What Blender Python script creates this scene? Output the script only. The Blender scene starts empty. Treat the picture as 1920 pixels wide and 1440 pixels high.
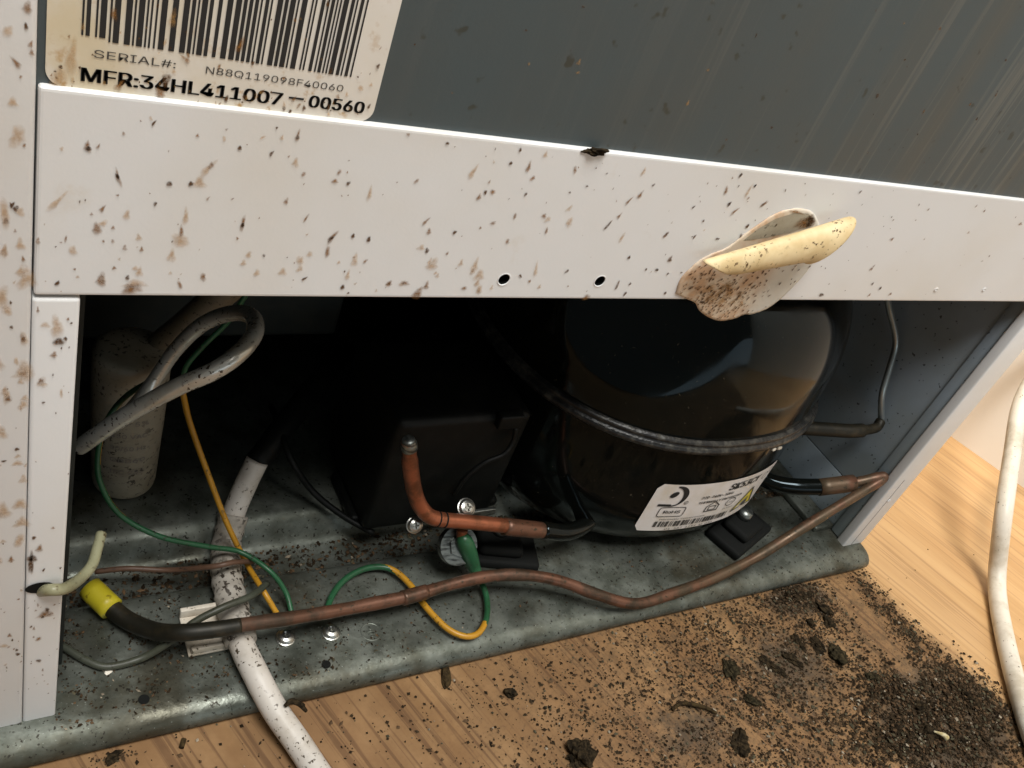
import bpy, bmesh, math, random
from mathutils import Vector, Matrix, noise
random.seed(7)
sc = bpy.context.scene
COL = sc.collection

# ---------------------------------------------------------------- camera
cam_d = bpy.data.cameras.new('camera'); cam = bpy.data.objects.new('camera', cam_d); COL.objects.link(cam)
CR = ((0.84560, -0.04461, 0.53196), (-0.42512, -0.65898, 0.62050), (0.32287, -0.75084, -0.57619))
cam.matrix_world = Matrix(((CR[0][0], -CR[0][1], -CR[0][2], 0.0), (CR[1][0], -CR[1][1], -CR[1][2], -0.2),
                           (CR[2][0], -CR[2][1], -CR[2][2], 0.3514), (0, 0, 0, 1)))
cam_d.sensor_width = 36; cam_d.lens = 31.894; cam_d.clip_start = 0.01; cam_d.clip_end = 60
sc.camera = cam
sc.render.resolution_x = 1024; sc.render.resolution_y = 768
# ---------------------------------------------------------------- light
world = bpy.data.worlds.new('World'); sc.world = world; world.use_nodes = True
bg = world.node_tree.nodes['Background']; bg.inputs[0].default_value = (0.96, 1.0, 0.94, 1); bg.inputs[1].default_value = 0.13
def area(name, loc, target, size, power, col, size_y=None):
    l = bpy.data.lights.new(name, 'AREA'); l.energy = power; l.color = col; l.size = size
    if size_y: l.shape = 'RECTANGLE'; l.size_y = size_y
    o = bpy.data.objects.new(name, l); COL.objects.link(o); o.location = loc
    o.rotation_euler = (Vector(target) - Vector(loc)).to_track_quat('-Z', 'Y').to_euler(); return o
area('ceiling_lamp', (0.30, 0.75, 2.3), (0.6, -0.1, 0.0), 0.35, 46, (1.0, 0.85, 0.66))
area('room_lamp', (0.05, -0.62, 2.1), (0.25, 0.0, 0.2), 0.8, 57, (1.0, 0.985, 0.955))
area('dome_reflection_light', (0.75, -2.5, 0.52), (0.4, 0.0, 0.15), 3.9, 11.5, (0.82, 0.93, 1.0), 0.85)  # added wide strip light, shaped for reflections on the compressor dome
sc.view_settings.view_transform = 'Standard'; sc.view_settings.look = 'None'
sc.view_settings.exposure = 0.0; sc.view_settings.gamma = 1.0
sc.render.filter_size = 1.7
sc.cycles.use_denoising = True
sc.cycles.max_bounces = 8

# ---------------------------------------------------------------- helpers
def link(o, parent=None):
    COL.objects.link(o)
    if parent is not None: o.parent = parent
    return o
def tag(o, label=None, cat=None, group=None, kind=None):
    if label: o['label'] = label
    if cat: o['category'] = cat
    if group: o['group'] = group
    if kind: o['kind'] = kind
    return o
def thing(name, label, cat, loc=(0, 0, 0), group=None):
    o = bpy.data.objects.new(name, None); o.empty_display_size = 0.02; link(o); o.location = loc
    return tag(o, label, cat, group)
def obj(name, verts, faces, mat, parent=None, smooth=True, mats=None, fm=None):
    me = bpy.data.meshes.new(name); me.from_pydata([tuple(v) for v in verts], [], faces)
    for m in ([mat] if mats is None else mats): me.materials.append(m)
    if smooth: me.polygons.foreach_set('use_smooth', [True] * len(me.polygons))
    if fm: me.polygons.foreach_set('material_index', fm)
    me.update()
    o = bpy.data.objects.new(name, me)
    if parent is not None:
        link(o, parent)
        if parent.type == 'EMPTY': o.matrix_parent_inverse = Matrix.Translation(parent.location).inverted()
    else: link(o)
    return o
def bm_obj(name, bm, mat, parent=None, smooth=True):
    me = bpy.data.meshes.new(name); bm.to_mesh(me); bm.free(); me.materials.append(mat)
    if smooth:
        me.polygons.foreach_set('use_smooth', [True] * len(me.polygons))
    o = bpy.data.objects.new(name, me)
    if parent is not None:
        link(o, parent)
        if parent.type == 'EMPTY': o.matrix_parent_inverse = Matrix.Translation(parent.location).inverted()
    else: link(o)
    return o
def box(bm, x0, x1, y0, y1, z0, z1, bev=0.0, seg=2):
    r = bmesh.ops.create_cube(bm, size=1)
    vs = r['verts']
    for v in vs:
        v.co = Vector(((x0 + x1) / 2 + v.co.x * (x1 - x0), (y0 + y1) / 2 + v.co.y * (y1 - y0), (z0 + z1) / 2 + v.co.z * (z1 - z0)))
    if bev:
        es = set(e for v in vs for e in v.link_edges)
        bmesh.ops.bevel(bm, geom=list(es), offset=bev, segments=seg, affect='EDGES', profile=0.6)
def box_obj(name, dims, mat, parent=None, bev=0.0, seg=2):
    bm = bmesh.new(); box(bm, *dims, bev=bev, seg=seg)
    o = bm_obj(name, bm, mat, parent, smooth=bev > 0)
    return o
def catmull(pts, n):
    P_ = [Vector(p) for p in pts]; P_ = [P_[0] * 2 - P_[1]] + P_ + [P_[-1] * 2 - P_[-2]]; out = []
    for i in range(1, len(P_) - 2):
        p0, p1, p2, p3 = P_[i - 1:i + 3]
        for k in range(n):
            t = k / n
            out.append(0.5 * ((2 * p1) + (p2 - p0) * t + (2 * p0 - 5 * p1 + 4 * p2 - p3) * t * t + (3 * p1 - p0 - 3 * p2 + p3) * t ** 3))
    out.append(P_[-2]); return out
def tube(name, pts, r, mat, parent=None, n=8, sides=14, mats=None, pick=None, jit=0.0):
    """round tube along a smooth path; r a number or f(t); pick(t, normal) -> material slot"""
    c = catmull(pts, n); N = len(c); rf = r if callable(r) else (lambda t: r)
    vs, fs, fm = [], [], []
    d = (c[1] - c[0]).normalized(); u = d.orthogonal().normalized()
    for i, p in enumerate(c):
        d2 = ((c[min(i + 1, N - 1)] - c[max(i - 1, 0)])).normalized()
        u = (u - d2 * u.dot(d2)).normalized(); w = d2.cross(u); t = i / (N - 1); rr = rf(t)
        for k in range(sides):
            a = 2 * math.pi * k / sides; q = rr * (1 + random.uniform(-jit, jit))
            vs.append(p + (u * math.cos(a) + w * math.sin(a)) * q)
    for i in range(N - 1):
        for k in range(sides):
            k2 = (k + 1) % sides
            fs.append((i * sides + k, i * sides + k2, (i + 1) * sides + k2, (i + 1) * sides + k))
            if pick:
                nn = ((vs[fs[-1][0]] + vs[fs[-1][2]]) / 2 - (c[i] + c[i + 1]) / 2).normalized(); fm.append(pick(i / (N - 1), nn))
    vs.append(c[0]); vs.append(c[-1]); a, b = len(vs) - 2, len(vs) - 1
    for k in range(sides):
        k2 = (k + 1) % sides
        fs.append((a, k2, k)); fs.append((b, (N - 1) * sides + k, (N - 1) * sides + k2))
        if pick: fm += [fm[0], fm[-1]]
    return obj(name, vs, fs, mat, parent, True, mats, fm if pick else None)

# ---------------------------------------------------------------- materials
def mat(name, col, rough=0.5, metal=0.0, spec=0.35, coat=0.0):
    m = bpy.data.materials.new(name); m.use_nodes = True; b = m.node_tree.nodes['Principled BSDF']
    b.inputs['Base Color'].default_value = (*col, 1); b.inputs['Roughness'].default_value = rough
    b.inputs['Metallic'].default_value = metal; b.inputs['Specular IOR Level'].default_value = spec
    b.inputs['Coat Weight'].default_value = coat
    return m
class NT:
    def __init__(s, m): s.m = m; s.t = m.node_tree; s.b = s.t.nodes['Principled BSDF']
    def n(s, ty, **kw):
        x = s.t.nodes.new(ty)
        for k, v in kw.items():
            if k.startswith('i_'): x.inputs[k[2:].replace('_', ' ')].default_value = v
            else: setattr(x, k, v)
        return x
    def l(s, a, b): s.t.links.new(a, b)
    def coord(s, scale=(1, 1, 1), rot=(0, 0, 0)):
        c = s.n('ShaderNodeTexCoord'); mp = s.n('ShaderNodeMapping'); mp.inputs['Scale'].default_value = scale; mp.inputs['Rotation'].default_value = rot
        s.l(c.outputs['Object'], mp.inputs['Vector']); return mp.outputs['Vector']
    def noise(s, vec, scale, detail=4, rough=0.55, dist=0):
        x = s.n('ShaderNodeTexNoise'); x.inputs['Scale'].default_value = scale; x.inputs['Detail'].default_value = detail
        x.inputs['Roughness'].default_value = rough; x.inputs['Distortion'].default_value = dist; s.l(vec, x.inputs['Vector']); return x.outputs['Fac']
    def ramp(s, fac, a, b, va=0.0, vb=1.0):
        x = s.n('ShaderNodeMapRange'); x.interpolation_type = 'SMOOTHSTEP'
        for k, v in (('From Min', a), ('From Max', b), ('To Min', va), ('To Max', vb)): x.inputs[k].default_value = v
        s.l(fac, x.inputs['Value']); return x.outputs['Result']
    def mul(s, a, b, op='MULTIPLY'):
        x = s.n('ShaderNodeMath', operation=op)
        for i, v in enumerate((a, b)):
            if isinstance(v, (int, float)): x.inputs[i].default_value = v
            else: s.l(v, x.inputs[i])
        return x.outputs[0]
    def mix(s, fac, a, b):
        x = s.n('ShaderNodeMix', data_type='RGBA')
        if isinstance(fac, (int, float)): x.inputs[0].default_value = fac
        else: s.l(fac, x.inputs[0])
        for i, v in ((6, a), (7, b)):
            if isinstance(v, tuple): x.inputs[i].default_value = (*v, 1)
            else: s.l(v, x.inputs[i])
        return x.outputs[2]
    def color(s, c): s.l(c, s.b.inputs['Base Color'])
    def rough(s, c): s.l(c, s.b.inputs['Roughness'])
    def bump(s, h, strength=0.2, dist=0.001):
        x = s.n('ShaderNodeBump'); x.inputs['Strength'].default_value = strength; x.inputs['Distance'].default_value = dist
        s.l(h, x.inputs['Height']); s.l(x.outputs['Normal'], s.b.inputs['Normal'])
def speck(t, base, dark, scale=420, thr=0.62, patch=40, amount=1.0):
    """fine dark specks, clustered by a slower noise"""
    v = t.coord(); f = t.noise(v, scale, 2, 0.6); g = t.noise(v, patch, 3)
    a = t.mul(t.ramp(f, thr, thr + 0.07), t.ramp(g, 0.38, 0.62)); a = t.mul(a, amount)
    return t.mix(a, base, dark)

M = {}
m = M['white'] = mat('white_enamel', (0.70, 0.675, 0.635), 0.42); t = NT(m)
v = t.coord(); c = t.mix(t.ramp(t.noise(v, 9, 4), 0.42, 0.72), (0.67, 0.675, 0.675), (0.63, 0.61, 0.57))
c = t.mix(t.mul(t.ramp(t.noise(v, 55, 5, 0.65), 0.62, 0.80), 0.35), c, (0.52, 0.44, 0.32))
t.color(c); t.rough(t.ramp(t.noise(v, 30), 0.3, 0.7, 0.36, 0.52)); t.bump(t.noise(v, 900, 2), 0.06, 0.0004)
m = M['panel'] = mat('dark_panel_paint', (0.07, 0.085, 0.085), 0.5); t = NT(m)
v = t.coord((1, 1, 0.035)); s1 = t.noise(v, 190, 3, 0.6); s2 = t.noise(t.coord((1, 1, 0.05)), 60, 2); 
lft = t.n('ShaderNodeSeparateXYZ'); tc = t.n('ShaderNodeTexCoord'); t.l(tc.outputs['Object'], lft.inputs[0])
grow = t.ramp(lft.outputs[0], 0.12, 0.40, 0.05, 0.9)
c = t.mix(t.ramp(t.noise(t.coord(), 14, 4), 0.35, 0.7), (0.054, 0.072, 0.077), (0.058, 0.069, 0.069))
s3 = t.noise(t.coord((1, 1, 0.02)), 420, 2, 0.5)
c = t.mix(t.mul(t.mul(t.ramp(s1, 0.54, 0.68), t.ramp(s2, 0.40, 0.58)), t.mul(grow, 0.46)), c, (0.20, 0.185, 0.155))
c = t.mix(t.mul(t.ramp(s3, 0.58, 0.68), t.mul(grow, 0.32)), c, (0.19, 0.18, 0.15))
c = t.mix(t.mul(t.ramp(s2, 0.4, 0.75), t.mul(grow, 0.6)), c, (0.085, 0.074, 0.054))
c = t.mix(t.mul(t.ramp(t.noise(t.coord(), 160, 2), 0.66, 0.74), 0.8), c, (0.035, 0.035, 0.025))
t.color(c); t.bump(t.noise(t.coord(), 1200, 2), 0.05, 0.0004)
m = M['label'] = mat('label_paper', (0.68, 0.63, 0.54), 0.4); t = NT(m); v = t.coord()
sx = t.n('ShaderNodeSeparateXYZ'); tc = t.n('ShaderNodeTexCoord'); t.l(tc.outputs['Object'], sx.inputs[0])
yel = t.mul(t.ramp(sx.outputs[0], 0.022, 0.07, 1.0, 0.25), t.ramp(t.noise(v, 40, 5, 0.6), 0.3, 0.6))
c = t.mix(yel, (0.66, 0.63, 0.58), (0.58, 0.50, 0.35))
c = t.mix(t.mul(t.ramp(t.noise(v, 150, 4, 0.7), 0.57, 0.72), t.ramp(sx.outputs[2], 0.257, 0.272, 1.0, 0.35)), c, (0.40, 0.24, 0.09))
t.color(c)
M['ink'] = mat('black_ink', (0.018, 0.018, 0.018), 0.5)
M['ink_soft'] = mat('worn_ink', (0.06, 0.055, 0.05), 0.55)
M['ink_grey'] = mat('grey_ink', (0.16, 0.14, 0.13), 0.6)
M['ink_yellow'] = mat('yellow_ink', (0.62, 0.50, 0.06), 0.5)
m = M['galv'] = mat('galvanised_steel', (0.3, 0.33, 0.31), 0.42, 0.65); t = NT(m); v = t.coord()
c = t.mix(t.ramp(t.noise(v, 70, 5, 0.65), 0.35, 0.7), (0.155, 0.168, 0.146), (0.076, 0.084, 0.068))
c = t.mix(t.mul(t.ramp(t.noise(v, 24, 5, 0.6), 0.46, 0.66), 0.75), c, (0.048, 0.041, 0.024))
c = t.mix(t.ramp(t.noise(v, 520, 3, 0.6), 0.60, 0.68), c, (0.02, 0.018, 0.013))
c = t.mix(t.mul(t.ramp(t.noise(v, 800, 2), 0.68, 0.74), 0.5), c, (0.30, 0.32, 0.29))
t.color(c); t.rough(t.ramp(t.noise(v, 60, 4), 0.3, 0.7, 0.30, 0.64)); t.bump(t.noise(v, 400, 4), 0.3, 0.0006)
m = M['shell'] = mat('gloss_black_enamel', (0.010, 0.010, 0.011), 0.08, 0, 0.22, 0.0); t = NT(m); v = t.coord()
m.node_tree.nodes['Principled BSDF'].inputs['Specular Tint'].default_value = (0.72, 0.9, 1.0, 1)
c = t.mix(t.mul(t.ramp(t.noise(v, 30, 5, 0.65), 0.42, 0.75), 0.6), (0.003, 0.0035, 0.003), (0.007, 0.006, 0.0035))
c = t.mix(t.mul(t.ramp(t.noise(v, 480, 2, 0.6), 0.71, 0.77), 0.6), c, (0.08, 0.07, 0.05)); t.color(c)
t.rough(t.ramp(t.noise(v, 45, 5), 0.4, 0.8, 0.07, 0.26)); t.bump(t.noise(v, 35, 3), 0.05, 0.002)
M['seam'] = mat('worn_black_seam', (0.03, 0.03, 0.028), 0.30, 0.2); t = NT(M['seam']); v = t.coord()
t.color(t.mix(t.ramp(t.noise(v, 160, 4, 0.7), 0.45, 0.7), (0.012, 0.012, 0.012), (0.06, 0.057, 0.048))); t.bump(t.noise(v, 300, 4), 0.5, 0.001)
M['black'] = mat('black_plastic', (0.016, 0.017, 0.016), 0.5, 0, 0.16)
t = NT(M['black']); v = t.coord(); t.color(t.mix(t.ramp(t.noise(v, 90, 5, 0.7), 0.45, 0.75), (0.0035, 0.004, 0.0035), (0.009, 0.009, 0.008)))
M['rubber'] = mat('black_rubber', (0.006, 0.0065, 0.006), 0.75, 0, 0.12)
M['liner'] = mat('dark_liner_paint', (0.022, 0.03, 0.028), 0.65)
t = NT(M['liner']); v = t.coord(); t.color(t.mix(t.ramp(t.noise(v, 40, 5, 0.7), 0.4, 0.75), (0.008, 0.012, 0.011), (0.018, 0.020, 0.016)))
m = M['side'] = mat('blue_grey_steel', (0.12, 0.145, 0.175), 0.5, 0.15); t = NT(m); v = t.coord()
c = t.mix(t.ramp(t.noise(v, 18, 4), 0.35, 0.7), (0.30, 0.36, 0.42), (0.25, 0.29, 0.30))
c = t.mix(t.mul(t.ramp(t.noise(v, 330, 2), 0.67, 0.72), 0.8), c, (0.02, 0.02, 0.02)); t.color(c)
m = M['copper'] = mat('dull_copper', (0.36, 0.15, 0.08), 0.42, 0.45); t = NT(m); v = t.coord()
c = t.mix(t.ramp(t.noise(v, 60, 5, 0.65), 0.42, 0.64), (0.130, 0.060, 0.036), (0.042, 0.029, 0.018))
sx = t.n('ShaderNodeSeparateXYZ'); t.l(t.coord(), sx.inputs[0])
c = t.mix(t.mul(t.ramp(sx.outputs[0], 0.29, 0.36, 0.0, 0.75), t.ramp(t.noise(v, 80, 4), 0.3, 0.6)), c, (0.085, 0.062, 0.036))
c = t.mix(t.mul(t.ramp(sx.outputs[0], 0.09, 0.16, 0.85, 0.0), t.ramp(t.noise(v, 70, 4), 0.25, 0.6)), c, (0.045, 0.035, 0.024))
c = t.mix(t.ramp(t.noise(v, 380, 3, 0.6), 0.60, 0.70), c, (0.04, 0.03, 0.018)); t.color(c)
t.rough(t.ramp(t.noise(v, 50, 4), 0.3, 0.7, 0.3, 0.6)); t.bump(t.noise(v, 300, 3), 0.12, 0.0006)
m = M['copper_red'] = mat('reddish_copper', (0.30, 0.10, 0.045), 0.4, 0.7); t = NT(m); v = t.coord()
t.color(t.mix(t.ramp(t.noise(v, 90, 5, 0.65), 0.42, 0.66), (0.33, 0.11, 0.055), (0.15, 0.058, 0.028))); t.bump(t.noise(v, 300, 3), 0.1, 0.0005)
m = M['pipe_dark'] = mat('tarnished_pipe', (0.05, 0.047, 0.04), 0.5, 0.3); t = NT(m); v = t.coord()
t.color(t.mix(t.ramp(t.noise(v, 110, 5, 0.65), 0.42, 0.68), (0.012, 0.011, 0.007), (0.032, 0.025, 0.014)))
def dirty(name, base, dirt, rough=0.5, scale=520, thr=0.60, patch=45):
    m = M[name] = mat(name, base, rough); t = NT(m); v = t.coord()
    b = t.mix(t.mul(t.ramp(t.noise(v, 38, 5, 0.65), 0.42, 0.72), 0.8), base, tuple(x * y for x, y in zip(base, (0.62, 0.56, 0.47))))
    f = t.mul(t.ramp(t.noise(v, scale, 2, 0.6), thr, thr + 0.06), t.ramp(t.noise(v, patch, 3), 0.35, 0.58))
    t.color(t.mix(f, b, dirt)); return m
dirty('cord_white', (0.50, 0.465, 0.42), (0.05, 0.035, 0.02), 0.45)
dirty('cord_wrap', (0.33, 0.305, 0.265), (0.03, 0.022, 0.015), 0.6, 420, 0.53, 80)
dirty('cord_clean', (0.66, 0.62, 0.54), (0.10, 0.07, 0.04), 0.4, 420, 0.66)
dirty('cable_grey', (0.50, 0.50, 0.46), (0.06, 0.045, 0.03), 0.24, 600, 0.58, 90); M['cable_grey'].node_tree.nodes['Principled BSDF'].inputs['Metallic'].default_value = 0.45; M['cable_grey'].node_tree.nodes['Principled BSDF'].inputs['Specular IOR Level'].default_value = 0.6
dirty('cable_brown', (0.14, 0.11, 0.07), (0.03, 0.02, 0.012), 0.6)
dirty('capacitor', (0.25, 0.225, 0.172), (0.05, 0.04, 0.03), 0.5, 480, 0.58, 60)
dirty('clip', (0.58, 0.53, 0.45), (0.06, 0.04, 0.02), 0.5)
dirty('recess_shade', (0.34, 0.305, 0.235), (0.06, 0.04, 0.02), 0.6, 500, 0.58, 70)
dirty('cream', (0.24, 0.235, 0.145), (0.08, 0.06, 0.03), 0.4)
dirty('yellow', (0.45, 0.38, 0.02), (0.20, 0.15, 0.01), 0.4, 300, 0.66)
dirty('wire_green', (0.017, 0.080, 0.034), (0.02, 0.03, 0.015), 0.38)
dirty('wire_yellow', (0.40, 0.20, 0.016), (0.10, 0.06, 0.01), 0.38)
dirty('wire_brown', (0.10, 0.055, 0.035), (0.03, 0.02, 0.015), 0.45)
dirty('wire_dark', (0.05, 0.055, 0.04), (0.02, 0.02, 0.012), 0.45)
M['steel'] = mat('bright_screw_steel', (0.42, 0.42, 0.39), 0.34, 1.0)
M['washer'] = mat('dull_washer_steel', (0.40, 0.42, 0.40), 0.38, 0.9); t = NT(M['washer']); v = t.coord((1, 1, 6))
t.color(t.mix(t.ramp(t.noise(v, 160, 4), 0.4, 0.65), (0.22, 0.235, 0.22), (0.06, 0.063, 0.06)))
M['steel_tube'] = mat('grey_steel_tube', (0.30, 0.33, 0.33), 0.32, 0.7)
m = M['foam'] = mat('cream_tape', (0.70, 0.55, 0.31), 0.5); t = NT(m); v = t.coord()
c = t.mix(t.ramp(t.noise(v, 90, 4), 0.35, 0.7), (0.72, 0.58, 0.34), (0.60, 0.45, 0.23))
f = t.mul(t.ramp(t.noise(v, 560, 2, 0.6), 0.59, 0.65), t.ramp(t.noise(v, 110, 3), 0.42, 0.6)); t.color(t.mix(f, c, (0.10, 0.055, 0.02)))
m = M['glue'] = mat('adhesive_patch', (0.56, 0.42, 0.30), 0.5); t = NT(m); v = t.coord()
sx = t.n('ShaderNodeSeparateXYZ'); tc = t.n('ShaderNodeTexCoord'); t.l(tc.outputs['Object'], sx.inputs[0])
c = t.mix(t.ramp(t.noise(v, 100, 4, 0.6), 0.40, 0.62), (0.62, 0.52, 0.40), (0.52, 0.34, 0.21))
c = t.mix(t.ramp(sx.outputs[0], 0.258, 0.275), c, (0.58, 0.56, 0.50))
t.color(c)
M['grain'] = mat('dirt_grain', (0.03, 0.02, 0.012), 0.9, 0, 0.08); t = NT(M['grain'])
a = t.n('ShaderNodeAttribute', attribute_name='Col'); t.color(a.outputs['Color'])
# soft-edged stains and one painted shadow: opacity lives in each mark's mesh alpha
m = M['stain_and_shade'] = mat('dried_stain_and_shade', (0.1, 0.06, 0.03), 0.75, 0, 0.15); t = NT(m)
a = t.n('ShaderNodeAttribute', attribute_name='Col'); t.color(a.outputs['Color'])
al = t.mul(a.outputs['Alpha'], t.ramp(t.noise(t.coord(), 900, 3, 0.6), 0.25, 0.62, 0.45, 1.15)); al = t.mul(al, 1.0, 'MINIMUM'); t.l(al, t.b.inputs['Alpha'])
# wood floor
m = M['floor'] = mat('laminate_floor', (0.5, 0.33, 0.18), 0.42); t = NT(m)
R = math.radians(-72 + 90); R = -R
v0 = t.coord((1, 1, 1), (0, 0, R))
def stretch(vec, sx_, sy_):
    mp = t.n('ShaderNodeMapping'); mp.inputs['Scale'].default_value = (sx_, sy_, 1); t.l(vec, mp.inputs['Vector']); return mp.outputs['Vector']
g1 = t.noise(stretch(v0, 1, 0.05), 70, 5, 0.6, 0.08); g2 = t.noise(stretch(v0, 1, 0.022), 360, 3, 0.6); g3 = t.noise(stretch(v0, 1, 0.15), 14, 4)
c = t.mix(t.ramp(g1, 0.35, 0.68), (0.53, 0.335, 0.160), (0.44, 0.262, 0.115))
c = t.mix(t.mul(t.ramp(g3, 0.45, 0.7), 0.5), c, (0.38, 0.225, 0.11))
c = t.mix(t.mul(t.ramp(g2, 0.52, 0.64), 0.4), c, (0.20, 0.10, 0.045))
vv = t.coord(); sx = t.n('ShaderNodeSeparateXYZ'); t.l(vv, sx.inputs[0])
edge = t.mul(sx.outputs[0], t.mul(t.noise(vv, 30, 4, 0.65), 0.03), 'ADD')
edge = t.mul(edge, t.mul(sx.outputs[1], 0.2), 'ADD')
film = t.ramp(edge, 0.492, 0.512, 1.0, 0.0); film = t.mul(film, t.ramp(t.noise(vv, 26, 6, 0.65), 0.25, 0.6, 0.72, 1.0))
c = t.mix(t.mul(film, 0.96), c, t.mix(0.20, (0.098, 0.043, 0.0125), c))
c = t.mix(t.mul(t.mul(t.ramp(g2, 0.50, 0.62), film), 0.45), c, (0.055, 0.024, 0.009))
dust = t.mul(t.ramp(t.noise(vv, 130, 6, 0.72), 0.44, 0.64), t.mul(t.ramp(sx.outputs[0], 0.15, 0.36), film))
c = t.mix(t.mul(dust, 0.7), c, (0.075, 0.047, 0.022))
fine = t.mul(t.ramp(t.noise(vv, 520, 4, 0.7), 0.53, 0.66), t.mul(t.ramp(sx.outputs[0], 0.10, 0.34), film))
c = t.mix(t.mul(fine, 0.75), c, (0.055, 0.032, 0.016))
def blob(cx, cy, rx, ry):
    mp = t.n('ShaderNodeMapping', vector_type='TEXTURE'); mp.inputs['Location'].default_value = (cx, cy, 0); mp.inputs['Scale'].default_value = (rx, ry, 1)
    t.l(vv, mp.inputs['Vector']); g = t.n('ShaderNodeTexGradient', gradient_type='SPHERICAL'); t.l(mp.outputs['Vector'], g.inputs['Vector']); return g.outputs['Fac']
heap = t.mul(t.mul(t.mul(blob(0.462, -0.114, 0.075, 0.048), blob(0.425, -0.022, 0.035, 0.016), 'MAXIMUM'), t.mul(blob(0.385, -0.060, 0.06, 0.045), 0.55), 'MAXIMUM'), t.mul(blob(0.30, -0.075, 0.05, 0.03), 0.5), 'MAXIMUM')
heap = t.ramp(t.mul(heap, t.mul(t.noise(vv, 120, 7, 0.8), 1.0), 'ADD'), 0.66, 1.0)
c = t.mix(t.mul(heap, 0.85), c, (0.05, 0.036, 0.022))
t.color(c); t.rough(t.mul(t.mul(film, 0.3), 0.36, 'ADD')); t.bump(g2, 0.06, 0.0005)
m = M['wall'] = mat('cream_wall_paint', (0.80, 0.73, 0.62), 0.7); t = NT(m); v = t.coord()
t.color(t.mix(t.noise(v, 6, 4), (0.91, 0.87, 0.79), (0.89, 0.84, 0.75))); t.bump(t.noise(v, 250, 3), 0.08, 0.001)
# ---------------------------------------------------------------- measured paths (metres)
P = {}
P['main_cord_black'] = [[0.1863,0.16,0.0477],[0.1633,0.13,0.055],[0.1403,0.105,0.0514],[0.1218,0.088,0.0412]]
P['main_cord_low'] = [[0.1219,0.087,0.045],[0.1166,0.082,0.0328],[0.1119,0.076,0.0218],[0.1076,0.066,0.0117],[0.1025,0.0457,0.017],[0.1012,0.0287,0.017],[0.1006,0.011,0.017],[0.1028,-0.005,0.017],[0.1077,-0.0189,0.0115],[0.1143,-0.0336,0.007],[0.12,-0.0519,0.006],[0.128,-0.0739,0.006]]
P['cable_loop'] = [[0.0406,0.05,0.0999],[0.0452,0.044,0.1117],[0.0525,0.037,0.1267],[0.0646,0.029,0.145],[0.0743,0.025,0.155],[0.0828,0.028,0.16],[0.0901,0.038,0.1606],[0.0928,0.052,0.1566],[0.0903,0.066,0.1468],[0.0847,0.078,0.1325],[0.078,0.084,0.1155],[0.0715,0.084,0.1001],[0.0642,0.078,0.093],[0.0572,0.07,0.092]]
P['brown_cable'] = [[0.1065,0.11,0.1318],[0.0973,0.11,0.1194],[0.0861,0.11,0.1046],[0.0771,0.112,0.0911],[0.0715,0.112,0.0758]]
P['wire_a_green'] = [[0.1059,0.09,0.1461],[0.1016,0.088,0.1367],[0.097,0.088,0.1253],[0.0889,0.087,0.1141],[0.0832,0.086,0.104],[0.0828,0.084,0.0929]]
P['wire_a_yellow'] = [[0.0828,0.084,0.0935],[0.0863,0.08,0.0799],[0.0935,0.072,0.0602],[0.1031,0.06,0.0361],[0.112,0.05,0.0187],[0.1151,0.032,0.02],[0.1201,0.0241,0.013]]
P['wire_b'] = [[0.0768,0.09,0.0981],[0.0624,0.085,0.0919],[0.0544,0.08,0.0828],[0.0514,0.075,0.0704],[0.0522,0.07,0.0586],[0.0596,0.064,0.0448],[0.0745,0.056,0.0373],[0.094,0.052,0.0313],[0.1079,0.05,0.0271],[0.1185,0.0391,0.025],[0.1249,0.0315,0.018],[0.1264,0.0233,0.013]]
P['brown_wire'] = [[0.0511,0.059,0.016],[0.0634,0.0559,0.019],[0.0796,0.0511,0.02],[0.094,0.0414,0.031],[0.1031,0.042,0.031],[0.1147,0.0491,0.02]]
P['dark_wire'] = [[0.1173,0.0359,0.02],[0.1057,0.024,0.03],[0.0935,0.0196,0.032],[0.0819,0.0177,0.028],[0.0751,0.0161,0.022],[0.0637,0.0156,0.013],[0.0508,0.015,0.012],[0.0437,0.0192,0.012],[0.0353,0.0286,0.012]]
P['cream_tube'] = [[0.0234,0.004,0.0815],[0.0263,-0.003,0.0903],[0.0307,-0.0015,0.088],[0.0362,0.006,0.0821],[0.0406,0.012,0.0806],[0.043,0.018,0.0814],[0.0451,0.024,0.0824]]
P['pipe_cap'] = [[0.0478,0.0497,0.018],[0.0547,0.0382,0.017]]
P['pipe_dark'] = [[0.0507,0.0455,0.017],[0.059,0.0328,0.0165],[0.068,0.0215,0.021],[0.0759,0.0135,0.0285],[0.0875,0.0108,0.0305],[0.098,0.0104,0.0305]]
P['pipe'] = [[0.0759,0.0135,0.0285],[0.0875,0.0108,0.0305],[0.1002,0.0105,0.0305],[0.1187,0.0115,0.0275],[0.1387,0.0129,0.0245],[0.1594,0.0139,0.023],[0.1806,0.0141,0.0235],[0.2031,0.0155,0.025],[0.2231,0.0149,0.026],[0.2426,0.0107,0.026],[0.2594,0.0046,0.024],[0.2766,-0.0033,0.02],[0.2984,-0.0106,0.016],[0.3253,-0.0093,0.0155],[0.357,-0.0068,0.018],[0.3876,-0.004,0.026],[0.4157,-0.001,0.04],[0.4418,0.0019,0.052],[0.462,0.0043,0.06],[0.4743,0.0057,0.066],[0.4752,0.0067,0.068],[0.4706,0.0079,0.066],[0.4592,0.0113,0.06],[0.4398,0.0162,0.054]]
P['pipe_sleeve'] = [[0.4381,0.0165,0.0535],[0.4596,0.0113,0.0595]]
P['suction_stub'] = [[0.4095,0.0381,0.046],[0.4153,0.0298,0.047],[0.4251,0.0225,0.05],[0.4419,0.0159,0.054]]
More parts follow.
